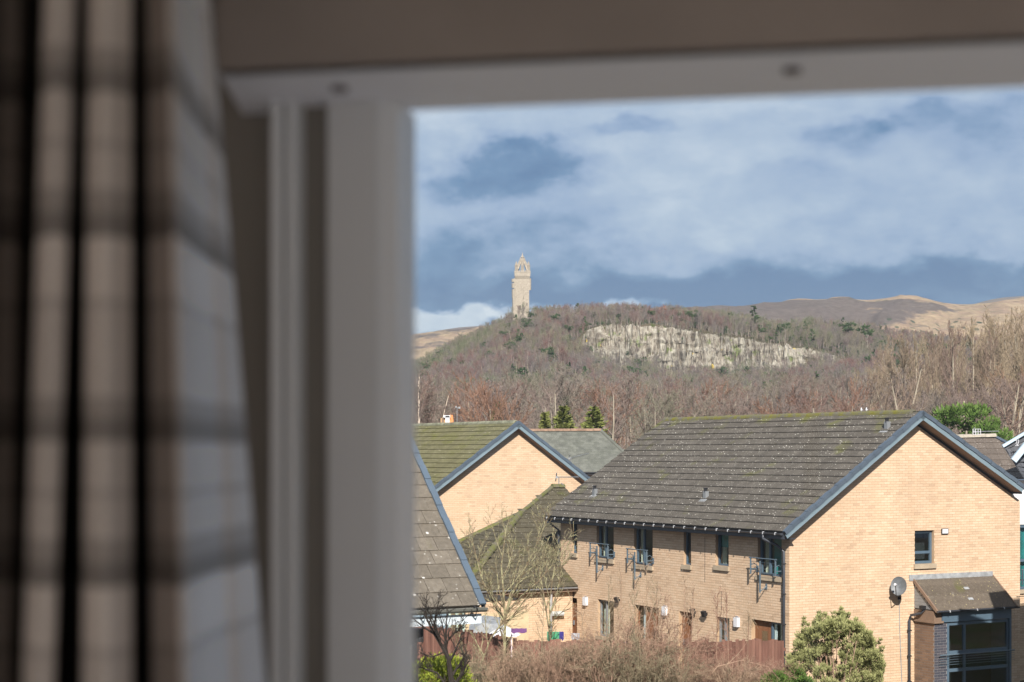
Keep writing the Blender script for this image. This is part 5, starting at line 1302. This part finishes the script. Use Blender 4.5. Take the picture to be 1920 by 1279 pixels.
for i in range(260):      # dark belt on the lower right of the moor
    Y = rw.uniform(2060, 2300); px = rw.uniform(1640, 1800); addp(px, Y, 8 if rw.random() < .5 else 0, .8)
me = bpy.data.meshes.new('hill_wood'); me.from_pydata(pts, [], [])
a = me.attributes.new('rot', 'FLOAT_VECTOR', 'POINT'); a.data.foreach_set('vector', [c for r_ in rots for c in r_])
a = me.attributes.new('sc', 'FLOAT', 'POINT'); a.data.foreach_set('value', scs)
a = me.attributes.new('kd', 'INT', 'POINT'); a.data.foreach_set('value', kds)
hw_ = bpy.data.objects.new('hill_wood', me); C.objects.link(hw_)
tag(hw_, 'bare purple brown wood with a few evergreens covering the hillside', 'wood', kind='stuff')
ng = bpy.data.node_groups.new('scatter_wood', 'GeometryNodeTree')
ng.interface.new_socket('Geometry', in_out='INPUT', socket_type='NodeSocketGeometry'); ng.interface.new_socket('Geometry', in_out='OUTPUT', socket_type='NodeSocketGeometry')
gi = ng.nodes.new('NodeGroupInput'); go = ng.nodes.new('NodeGroupOutput'); jn = ng.nodes.new('GeometryNodeJoinGeometry')
def nattr(nm, ty):
    q = ng.nodes.new('GeometryNodeInputNamedAttribute'); q.data_type = ty; q.inputs[0].default_value = nm; return q.outputs[0]
ra, sa, ka = nattr('rot', 'FLOAT_VECTOR'), nattr('sc', 'FLOAT'), nattr('kd', 'INT')
for i, po_ in enumerate(PO):
    cp = ng.nodes.new('FunctionNodeCompare'); cp.data_type = 'INT'; cp.operation = 'EQUAL'; ng.links.new(ka, cp.inputs[2]); cp.inputs[3].default_value = i
    oi = ng.nodes.new('GeometryNodeObjectInfo'); oi.inputs['Object'].default_value = po_; oi.inputs['As Instance'].default_value = True
    ip = ng.nodes.new('GeometryNodeInstanceOnPoints'); ng.links.new(gi.outputs[0], ip.inputs['Points']); ng.links.new(cp.outputs[0], ip.inputs['Selection'])
    ng.links.new(oi.outputs['Geometry'], ip.inputs['Instance']); ng.links.new(ra, ip.inputs['Rotation']); ng.links.new(sa, ip.inputs['Scale']); ng.links.new(ip.outputs[0], jn.inputs[0])
ng.links.new(jn.outputs[0], go.inputs[0]); md = hw_.modifiers.new('scatter', 'NODES'); md.node_group = ng

# ------------------------------------------------------------------ garden plants in front of the houses
q = MB(); BX = [-8, -4, -2, -.5, 1, 2.5, 4, 5.5, 7, 8.5, 10, 12, 16]; BY = [30, 33, 35, 36.5, 38, 39.2, 40.2, 42]; BZ = [-6.95, -6.4, -5.8, -5.55, -5.6, -6.0, -6.5, -6.95]
for j, y_ in enumerate(BY):
    for i, x_ in enumerate(BX): q.vs([(x_, y_, BZ[j]*(1 if True else 0)-(.9 if x_ < 0 else 0)*(j not in (0, 7))*.8+.12*math.sin(x_*2+j))])
for j in range(len(BY)-1):
    for i in range(len(BX)-1): k_ = len(BX); q.f.append((j*k_+i, j*k_+i+1, (j+1)*k_+i+1, (j+1)*k_+i))
tag(q.build('earth_bank', M_ground, None, True), kind='structure')
S_shr = dict(n=[10, 5, 4], t0=[.15, .1, .05], ang=[.55, .6, .6], lr=[.30, .42, .6], wob=[.2, .25, .2], up=[.0, .05, .0], rr=.6, rmin=.0045, tw=.0045, tl=0)
shr = []
for v_ in range(6):
    rng = random.Random(400+v_); T, Cm = MB(), MB()
    for i in range(20):
        a = rng.uniform(0, 2*PI); b = V((math.cos(a), math.sin(a), 0))*rng.uniform(0, .45); H = rng.uniform(1.3, 2.3); ln = rng.uniform(.1, 1.1); o = V((math.cos(a), math.sin(a), 0))
        pth = [b, b+o*ln*.25+V((0, 0, H*.45)), b+o*ln*.6+V((0, 0, H*.82)), b+o*ln*1.0+V((0, 0, H*(1-.22*ln)))+V((rng.uniform(-.1, .1), 0, 0))]
        grow(T, Cm, rng, b, V((0, 0, 1)), H, rng.uniform(.008, .014), 0, S_shr, pth)
    shr.append(join_mesh('bare_shrub', [(T, M_shrub), (Cm, M_shrub)]))
rs_ = random.Random(55)
for i in range(60):
    px = 885+i*9.9+rs_.uniform(-10, 10); Y = rs_.uniform(37.0, 40.2); gz = -6.1 if Y > 39 else -5.7
    tp = interp([(880, 1242), (960, 1228), (1060, 1208), (1150, 1196), (1240, 1186), (1300, 1212), (1400, 1240), (1480, 1250)], px)+8+rs_.uniform(-26, 44)
    H = zpy(tp, Y)-gz; o = bpy.data.objects.new('bare_shrub', shr[rs_.randrange(6)]); C.objects.link(o); s = max(.3, H/2.0)
    o.location = (atX(px, Y), Y, gz); o.scale = (s*1.15, s*1.15, s); o.rotation_euler = (0, 0, rs_.uniform(0, 6.28))
    tag(o, 'tangled leafless pinkish brown shrub in the thicket below the long house', 'shrub', 'bare shrubs in the thicket')
# long arching and upright canes above the thicket
rc_ = random.Random(66)
for i, (px, tp, w_) in enumerate([(1141, 1098, 4), (1165, 1070, 10), (1190, 1088, -4), (1212, 1060, 3), (1232, 1098, 5), (1246, 1120, -18), (1284, 1090, 6), (1300, 1105, 8), (1345, 1112, 2), (1362, 1120, -5), (1020, 1130, 6), (1090, 1150, -7), (1405, 1160, 4)]):
    Y = 39+rc_.random(); b = at(px-w_, 1260, Y); b.z = -5.9
    stems('tall_cane', ['tall bare cane crossing the brick just right of the leftmost lower window', 'long leaning cane left of the wide brown doors, reaching highest', 'upright cane directly in front of the wide brown doors', 'upright cane against bare brick under the third upper window', 'cane at the right jamb of the wide brown doors', 'cane bending left between the wide doors and the single brown door', 'tall cane in front of the single brown door', 'tall cane by the left one of the paired floodlights', 'cane left of the lower window with a white curtain', 'cane crossing the lower window with a white curtain', 'leaning cane in front of the low house by the white downpipe', 'cane leaning right beside the leftmost brown door', 'short cane rising near the patio door'][i], b.x, b.y, b.z, [([b, at(px-w_*.6, 1200, Y), at(px-w_*.1, 1150, Y), at(px, tp, Y)], .014)], M_shrub, M_shrub, dict(S_shr, n=[13, 5, 2], lr=[.22, .4, .5], t0=[.3, .1, .05]), 500+i, 'shrub', 'tall canes rising from the thicket')
stems('arching_bramble', 'long arching bramble stem over the thicket near the gorse', atX(1330, 37.2), 37.2, -5.7, [(pp(37.2, [(1335, 1262, 0), (1345, 1250, 0), (1390, 1238, 0), (1440, 1250, 0), (1462, 1275, 0)]), .012), (pp(37.2, [(1360, 1250, 0), (1385, 1225, 0), (1402, 1203, 0)]), .009)], M_shrub, M_shrub, dict(S_shr, n=[6, 3, 2], lr=[.1, .4, .5]), 531, 'bramble')
stems('arching_bramble', 'arched cane curving across the brick wall by the wide brown doors', atX(1246, 39), 39, -5.9, [(pp(39, [(1215, 1180, 0), (1222, 1140, 0), (1240, 1122, 0), (1258, 1128, 0), (1266, 1160, 0)]), .012)], M_shrub, M_shrub, dict(S_shr, n=[8, 4, 2], lr=[.12, .4, .5]), 532, 'bramble')
# lichen covered small tree, centre left
Sl = dict(S_round, n=[12, 7, 5, 3], t0=[.12, .15, .1, .05], ang=[.7, .65, .6, .6], lr=[.28, .48, .45, .55], wob=[.1, .2, .22, .2], up=[.1, .14, .08, .05], rr=.55, rmin=.0045, tw=.004, tl=1)
YL = 40.0
stems('lichened_tree', 'small bare tree with lichen covered forked stems in front of the low house', atX(946, YL), YL, -6.9,
      [(pp(YL, [(943, 1330, 0), (945, 1240, 0), (947, 1170, 0), (946, 1140, 0), (940, 1060, 0), (950, 985, 0)]), .050), (pp(YL, [(947, 1160, 0), (958, 1120, -.1), (985, 1065, -.3), (1012, 1010, -.4), (1025, 975, -.4)]), .036),
       (pp(YL, [(945, 1165, 0), (925, 1130, .2), (905, 1090, .3), (892, 1040, .4), (880, 990, .4)]), .034), (pp(YL, [(896, 1320, 0), (900, 1250, 0), (921, 1195, 0), (944, 1165, 0), (960, 1100, .3), (975, 1040, .3)]), .036),
       (pp(YL, [(870, 1330, .4), (868, 1237, .4), (858, 1160, .4), (872, 1110, .4), (880, 1060, .5)]), .028), (pp(YL, [(948, 1150, 0), (975, 1120, .2), (1010, 1090, .2), (1035, 1060, .2), (1048, 1020, .2)]), .026)], M_lbark, M_lbark, Sl, 21)
stems('pale_twigged_tree', 'small bare tree with thick pale twigs at the house corner downpipe', atX(1036, 44.5), 44.5, -6.9, [(pp(44.5, [(1030, 1300, 0), (1032, 1200, 0), (1030, 1130, 0), (1040, 1060, 0), (1050, 1020, 0)]), .03), (pp(44.5, [(1031, 1190, 0), (1020, 1120, 0), (1012, 1070, 0), (1020, 1030, 0)]), .026), (pp(44.5, [(1031, 1150, 0), (1045, 1110, 0), (1050, 1080, 0), (1058, 1050, 0)]), .022)], M_lbark, M_lbark, dict(Sl, n=[12, 5, 3, 2], tw=.008, rmin=.008), 22)
# dark bare tree, lower left, and its companions
YD_ = 25.0
Sd = dict(S_round, n=[11, 7, 5, 3], t0=[.15, .15, .1, .05], ang=[.8, .7, .6, .6], lr=[.28, .48, .45, .5], wob=[.15, .22, .25, .2], up=[.05, .1, .05, .02], rr=.55, rmin=.004, tw=.004, tl=1)
stems('dark_bare_tree', 'nearly black bare tree leaning left in front of the slatted fence', atX(850, YD_), YD_, -6.9, [(pp(YD_, [(858, 1450, 0), (848, 1290, 0), (841, 1235, 0), (829, 1212, 0), (814, 1188, 0), (796, 1152, 0)]), .055), (pp(YD_, [(850, 1330, 0), (856, 1280, 0), (871, 1253, 0), (872, 1230, 0)]), .04), (pp(YD_, [(846, 1300, .2), (820, 1262, .2), (785, 1250, .2), (766, 1262, .2)]), .022), (pp(YD_, [(830, 1212, 0), (850, 1190, .1), (856, 1178, .1), (880, 1150, .1)]), .014), (pp(YD_, [(835, 1222, 0), (810, 1232, .1), (790, 1225, .1), (772, 1235, .1)]), .014)], M_dbark, M_dbark, Sd, 31)
stems('dark_bare_tree', 'small dark bare sapling at the extreme lower left beside the frame', atX(778, 24.5), 24.5, -6.9, [(pp(24.5, [(790, 1400, 0), (784, 1300, 0), (770, 1262, 0), (755, 1245, 0)]), .02), (pp(24.5, [(786, 1330, 0), (782, 1250, 0), (778, 1215, 0)]), .014)], M_dbark, M_dbark, dict(Sd, n=[9, 6, 4, 3]), 32)
# lime green bush, gorse, low evergreens
def bush(nm, lb, px, Y, gz, cl, per, sz, m, seed, tw=None, up=.6, cat='bush'):
    X = atX(px, Y); t = thing(nm, lb, cat, (X, Y, gz)); Cm = clump_leaf(seed, cl, per, sz, .85, up)
    o = bpy.data.objects.new('foliage', Cm.mesh('foliage', m)); C.objects.link(o); o.parent = t
    if tw:
        T, C2 = MB(), MB(); rng = random.Random(seed)
        for c in cl[::tw]: grow(T, C2, rng, V((0, 0, 0)), V((0, 0, 1)), 1, .03, 0, dict(S_shr, n=[8, 5, 3], lr=[.2, .45, .6], tw=.007, rmin=.006), [V((c[0]*.2, c[1]*.2, 0)), V((c[0]*.6, c[1]*.6, c[2]*.5)), V(c[:3])])
        o = bpy.data.objects.new('stems', join_mesh('stems', [(T, M_shrub), (C2, M_shrub)])); C.objects.link(o); o.parent = t
    return t
rb = random.Random(77)
cl = []
for i in range(60):
    a = rb.uniform(0, 2*PI); e = rb.random(); r_ = .52*math.cos(e*1.3); cl.append((math.cos(a)*r_, math.sin(a)*r_, 2.55+1.0*math.sin(e*1.4)-.02, .2))
bush('lime_bush', 'bright lime green dome shaped bush at the lower left corner', 826, 26.3, -6.85, cl, 260, .04, M_lime, 71, 6)
cl = []
YGo = 38.5; gb = -6.3
for i in range(330):
    px = rb.uniform(1474, 1652); top_ = interp([(1470, 1260), (1500, 1190), (1535, 1155), (1570, 1142), (1600, 1150), (1625, 1180), (1640, 1210), (1655, 1262)], px)
    py = top_+8+rb.random()**1.2*(1300-top_); cl.append((atX(px, YGo)-atX(1565, YGo), rb.uniform(-.7, .7)*(1-abs(px-1565)/120), zpy(py, YGo)-gb, rb.uniform(.07, .17)))
bush('gorse_bush', 'large olive green gorse bush with brown stems in front of the big gable', 1565, YGo, gb, cl, 150, .05, M_gorse, 72, 8, 1.0)
# upright shoots on its crown
cl = []
for px, py in ((1537, 1150), (1553, 1160), (1577, 1142), (1590, 1152), (1606, 1162), (1508, 1160), (1632, 1187), (1650, 1200), (1514, 1172), (1562, 1150)):
    for j in range(6): cl.append((atX(px, YGo)-atX(1575, YGo)+rb.gauss(0, .01), rb.gauss(0, .05), zpy(py+j*7, YGo)-gb, .035+.012*j))
bush('gorse_shoots', 'upright leafy shoots topping the gorse bush', 1575, YGo, gb, cl, 42, .055, M_gorse, 73, None, 1.2, 'gorse shoots')
cl = [(rb.uniform(-.45, .45), rb.uniform(-.3, .3), rb.uniform(.4, 1.25), rb.uniform(.12, .24)) for _ in range(36)]
bush('evergreen_shrub', 'low bright green evergreen shrub at the left foot of the gorse', 1476, 38, -6.2, cl, 200, .06, M_green, 74)
cl = [(rb.uniform(-.6, .6), rb.uniform(-.3, .3), rb.uniform(.1, .75), rb.uniform(.1, .2)) for _ in range(26)]
bush('evergreen_shrub', 'dark green low shrub at the bottom edge under the arching bramble', 1445, 35.8, -5.9, cl, 170, .06, M_fir, 75)
# grass and dead stalks on the bank
q = MB(); rgx = random.Random(88)
for i in range(26000):
    x_ = rgx.uniform(-.9, 6.2); y_ = rgx.uniform(35.2, 39.5); z0 = -5.75 if y_ < 38.6 else -6.1; h_ = rgx.uniform(.15, .62)*(1+.6*mn.noise(V((x_, y_, 0)))); l_ = V((rgx.gauss(0, .25), rgx.gauss(0, .2), 1))
    q.tn = rgx.random(); w_ = .006; b = q.vs([(x_-w_, y_, z0), (x_+w_, y_, z0), (x_+l_.x*h_, y_+l_.y*h_, z0+h_)]); q.f.append((b, b+1, b+2))
M_dead = mat('dead_grass', lambda k, p, b: k.mul(1, k.mix(k.rng(k.noise(p, 1.1, 4), .46, .60), (.36, .245, .145), (.20, .21, .08)), k.ramp(tone(k), [(0, .55), (1, 1.35)])), rough=1, spec=0)
tag(q.build('undergrowth', M_dead, None), 'dead tan grass and stalks on the bank at the bottom', 'undergrowth', kind='stuff')
# ------------------------------------------------------------------ the room: window head, frame, curtain
UX, UY = .9836, -.1805
wu = V((UX, UY, 0)); wv = V((-UY, UX, 0)); W0 = V((0, 1.5, 0))
def U(px, v):
    k = (px-960)/FPX; return (k*(1.5+v*wv.y)-v*wv.x)/(wu.x-k*wu.y)
def wbox(mb, u0, u1, v0, v1, z0, z1): mb.box(W0+wu*u0+wv*v0+UP*z0, wu*(u1-u0), wv*(v1-v0), UP*(z1-z0))
M_upvc = mat('off_white_frame', color=(.80, .82, .84), rough=.45, var=.03)
M_head = mat('shade_toned_head', color=(.30, .26, .235), rough=.85, var=.10, vscale=5)  # face above the window, its shadow put into a darker colour
M_whitepaint = mat('white_gloss_paint', color=(.84, .86, .93), rough=.5, var=.03)
M_taupe = mat('shade_toned_reveal', color=(.26, .24, .215), rough=.85, var=.05)  # wall and recess in shade, the darkness put into the colour
ZH = .317
ZS = -1.25
WALLT = .30
ul, ul2 = U(408, -.153), U(437, 0.0)
# room shell (walls, floor, ceiling), unseen side window added on the right to let daylight in
q = MB(); wbox(q, -3.4, ul-.10, .02, .08, -1.6, .95); tag(q.build('wall', M_taupe, None), 'shade-toned inner wall beside the window, behind the curtain', 'wall', kind='structure')
q = MB(); wbox(q, ul-.10, U(512, .02), .02, .078, -1.6, .949); tag(q.build('window_reveal', M_taupe, None), 'strip of wall coloured dark taupe for shade, between the curtain and the window frame', 'wall', kind='structure')
q = MB(); wbox(q, ul2-.01, 2.9, -.153, .0, ZH+.004, ZH+.02); 
q2 = MB(); q2.extr([W0+wu*ul+wv*-.153+UP*ZH, W0+wu*2.9+wv*-.153+UP*ZH, W0+wu*2.9+wv*.03+UP*ZH, W0+wu*ul2+wv*.0+UP*ZH, W0+wu*ul2+wv*.03+UP*ZH][:3]+[W0+wu*ul2+wv*.03+UP*ZH], UP*.018)
WHD = thing('window_head', 'boxed window head with shade-toned taupe face and pale screwed underside across the top', 'window head', W0+UP*ZH)
q2.build('underside', M_whitepaint, WHD)
q = MB(); q.extr([W0+wu*(ul+.0)+wv*-.155+UP*(ZH+.0), W0+wu*2.9+wv*-.155+UP*ZH, W0+wu*2.9+wv*-.155+UP*.95, W0+wu*(ul+.0)+wv*-.155+UP*.95], wv*.02); q.build('face_board', M_head, WHD)
q = MB(); wbox(q, ul, 2.9, -.13, .08, ZH+.02, .95); q.build('lintel', M_taupe, WHD)
for px in (637, 1485):
    u = U(px, -.078); q = MB(); c = W0+wu*u+wv*-.078+UP*(ZH-.001); q.tube([c, c-UP*.003], .0075, 10); q.build('screw', mat('dark_screw', color=(.16, .14, .15), rough=.5, metal=.3), WHD)
# window frame, member by member
WF = thing('window_frame', 'pale plastic window frame with stepped mouldings between curtain and view', 'window', W0+wu*U(700, 0)+UP*ZS)
def mem(nm, p0, p1, v0, v1, m, vref=None):
    q = MB(); vr = v0 if vref is None else vref; wbox(q, U(p0, vr), U(p1, vr), v0, v1, ZS, ZH-.0005); return q.build(nm, m, WF)
mem('outer_bead', 508, 529, -.030, .05, M_upvc); mem('bead_groove', 529.3, 537, -.018, .05, M_upvc); mem('inner_bead', 537.3, 556, -.028, .05, M_upvc)
mem('sub_frame', 556.3, 614, -.004, .05, M_taupe)
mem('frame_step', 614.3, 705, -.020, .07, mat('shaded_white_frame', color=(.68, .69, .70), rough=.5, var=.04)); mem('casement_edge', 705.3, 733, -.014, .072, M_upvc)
q = MB(); wbox(q, U(733.3, -.012), U(733.3, -.012)+.006, -.012, .055, ZS, ZH-.0005); q.build('glazing_bead', M_upvc, WF)
q = MB(); wbox(q, U(733.3, -.012)+.006, 2.6, .0, .05, ZS-.08, ZS); q.build('bottom_rail', M_upvc, WF)
q = MB(); wbox(q, 1.5, 1.6, .0, .05, ZS, ZH); q.build('right_stile', M_upvc, WF)
q = MB(); wbox(q, U(733.3, -.012)+.004, 2.5, .030, .034, ZS, ZH); q.build('pane', M_glassclear, WF)
q = MB(); wbox(q, -.8, 2.6, -.25, .0, ZS-.12, ZS-.082); tag(q.build('window_sill', M_whitepaint, None), 'white inner window sill below the view', 'sill')
q = MB(); wbox(q, -3.4, 3.2, .02, .10, GZ, ZS-.12); wbox(q, 2.6, 3.2, .02, .10, ZS-.12, .95); tag(q.build('house_wall', M_brick2, None), kind='structure')
# shell
q = MB(); q.box((-2.6, -3.2, -1.62), (6.0, 0, 0), (0, 5.3, 0), (0, 0, -.15)); tag(q.build('floor', mat('beige_carpet', color=(.62, .57, .54), rough=1), None), kind='structure')
q = MB(); q.box((-2.6, -3.2, .95), (6.0, 0, 0), (0, 5.6, 0), (0, 0, .15)); tag(q.build('ceiling', mat('ceiling_paint', color=(.78, .75, .72), rough=1), None), kind='structure')
q = MB(); q.box((-2.6, -3.2, -1.62), (0, 5.4, 0), (-.15, 0, 0), (0, 0, 2.6)); q.box((-2.6, -3.2, .45), (6, 0, 0), (0, -.15, 0), (0, 0, .55)); q.box((-2.6, -3.2, -1.62), (.4, 0, 0), (0, -.15, 0), (0, 0, 2.07)); q.box((2.6, -3.2, -1.62), (.8, 0, 0), (0, -.15, 0), (0, 0, 2.07))
SW0, SW1, SWZ0, SWZ1 = -2.6, .75, -1.3, .80
X3 = 1.6
for a, b, c, d in ((-3.2, SW0, -1.62, .95), (SW1, 1.3, -1.62, .95), (SW0, SW1, -1.62, SWZ0), (SW0, SW1, SWZ1, .95)): q.box((X3, a, c), (0, b-a, 0), (.2, 0, 0), (0, 0, d-c))
tag(q.build('room_wall', mat('warm_wall_paint', color=(.70, .69, .69), rough=1), None), kind='structure')
sw = Pl(V((X3, 0, 0)), V((0, 1, 0)), UP, V((-1, 0, 0))); SWT = thing('added_side_window', 'added white framed side window lighting the room, to the right of the camera', 'window', (X3, SW0, SWZ0))
window(SWT, sw, SW0, SW1, SWZ0, SWZ1, rec=.0, t=.05, mull=(.5,), glass=M_glassclear, fm=M_upvc, name='frame')

bw_ = Pl(V((-2.2, -3.2, -1.6)), V((1, 0, 0)), UP, V((0, 1, 0))); BWT = thing('added_back_window', 'added wide glazed window lighting the room from behind the camera', 'window', (.4, -3.2, -1.6))  # unseen opening, added so a sunlit floor brightens the room
window(BWT, bw_, 0, 4.8, 0, 2.05, rec=.0, t=.05, mull=(.33, .67), glass=M_glassclear, fm=M_upvc, name='frame')
# curtain: pinch pleats of a checked cloth
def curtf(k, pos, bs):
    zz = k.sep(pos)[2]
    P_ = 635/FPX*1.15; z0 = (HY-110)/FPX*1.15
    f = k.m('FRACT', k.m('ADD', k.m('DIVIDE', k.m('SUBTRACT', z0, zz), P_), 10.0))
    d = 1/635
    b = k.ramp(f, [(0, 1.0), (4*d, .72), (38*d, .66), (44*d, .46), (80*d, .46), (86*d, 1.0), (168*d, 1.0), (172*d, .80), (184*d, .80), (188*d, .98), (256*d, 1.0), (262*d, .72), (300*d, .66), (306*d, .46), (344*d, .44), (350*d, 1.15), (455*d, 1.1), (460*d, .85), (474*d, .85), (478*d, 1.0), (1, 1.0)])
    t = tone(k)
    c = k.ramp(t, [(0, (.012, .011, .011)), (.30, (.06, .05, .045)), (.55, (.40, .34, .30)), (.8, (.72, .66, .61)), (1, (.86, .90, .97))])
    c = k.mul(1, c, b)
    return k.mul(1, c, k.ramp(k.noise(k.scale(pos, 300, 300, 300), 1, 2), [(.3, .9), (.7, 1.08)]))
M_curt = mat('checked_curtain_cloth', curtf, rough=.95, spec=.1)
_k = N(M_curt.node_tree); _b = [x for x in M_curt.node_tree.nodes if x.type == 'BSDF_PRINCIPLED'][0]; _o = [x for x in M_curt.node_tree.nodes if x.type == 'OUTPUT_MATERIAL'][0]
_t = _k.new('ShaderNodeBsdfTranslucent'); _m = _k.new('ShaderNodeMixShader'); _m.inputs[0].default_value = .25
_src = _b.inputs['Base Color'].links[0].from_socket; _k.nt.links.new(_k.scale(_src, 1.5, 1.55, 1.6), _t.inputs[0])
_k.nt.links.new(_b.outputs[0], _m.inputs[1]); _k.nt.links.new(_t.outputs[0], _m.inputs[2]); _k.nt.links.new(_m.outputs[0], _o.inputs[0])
F, B_ = 1.12, 1.20
CP_ = [(-190, -210, F, .35), (-100, -115, F, .35), (-90, -105, B_, 0), (-20, -30, B_, 0), (-12, -22, F+.02, .30), (28, 10, F+.02, .35), (44, 32, F+.03, .22), (74, 36, B_, .1), (82, 40, F, .72), (112, 70, F-.012, .80), (142, 98, F, .72), (150, 106, B_-.01, 0), (162, 148, B_, 0), (170, 156, F, .74), (205, 200, F-.014, .80), (246, 248, F, .74), (254, 258, B_-.01, 0), (270, 284, B_, 0), (276, 290, F+.005, .42), (308, 336, F-.002, .45), (316, 345, F-.015, .80), (332, 362, F+.03, .96), (356, 394, F+.095, 1.0), (374, 422, F+.15, 1.0), (380, 430, F+.158, .84), (388, 442, F+.165, .9), (398, 470, F+.215, .96), (403, 488, F+.24, .95), (404, 490, F+.245, .9)]  # last value: stripe colour, blackened as fold shade, whitened as window light
q = MB(); zt_, zb_ = .93, -1.55; NZ = 60
def cat(t0, t1, t2, t3, f): return .5*((2*t1)+(-t0+t2)*f+(2*t0-5*t1+4*t2-t3)*f*f+(-t0+3*t1-3*t2+t3)*f**3)
prof = []
SUB = 5
for i in range(len(CP_)-1):
    for s_ in range(SUB):
        f = s_/SUB; f2 = f*f*(3-2*f)
        a, b = CP_[i], CP_[i+1]
        prof.append((a[0]+(b[0]-a[0])*f, a[1]+(b[1]-a[1])*f, a[2]+(b[2]-a[2])*f2, a[3]+(b[3]-a[3])*f2))
prof.append(CP_[-1])
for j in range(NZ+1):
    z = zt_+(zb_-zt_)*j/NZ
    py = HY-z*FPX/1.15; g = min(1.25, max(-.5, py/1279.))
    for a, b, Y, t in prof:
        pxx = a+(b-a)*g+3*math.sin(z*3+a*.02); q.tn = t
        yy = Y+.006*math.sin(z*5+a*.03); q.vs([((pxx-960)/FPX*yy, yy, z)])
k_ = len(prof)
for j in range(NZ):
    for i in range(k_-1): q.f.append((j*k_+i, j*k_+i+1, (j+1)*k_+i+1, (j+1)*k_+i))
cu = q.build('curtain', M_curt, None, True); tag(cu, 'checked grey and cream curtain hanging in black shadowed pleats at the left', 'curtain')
# ------------------------------------------------------------------ haze
HAZE = 0.000035
if HAZE:
    q = MB(); q.box((-3800, -70, -60), (7600, 0, 0), (0, 5300, 0), (0, 0, 560))
    m = bpy.data.materials.new('haze'); m.use_nodes = True; m.node_tree.nodes.clear(); k = N(m.node_tree)
    pv = k.new('ShaderNodeVolumePrincipled'); pv.inputs['Density'].default_value = HAZE; pv.inputs['Color'].default_value = (.80, .88, 1, 1); pv.inputs['Anisotropy'].default_value = 0
    o = k.new('ShaderNodeOutputMaterial'); k.nt.links.new(pv.outputs[0], o.inputs['Volume'])
    m.cycles.homogeneous_volume = True if hasattr(m.cycles, 'homogeneous_volume') else None
    hz = q.build('haze', m, None); tag(hz, kind='stuff')
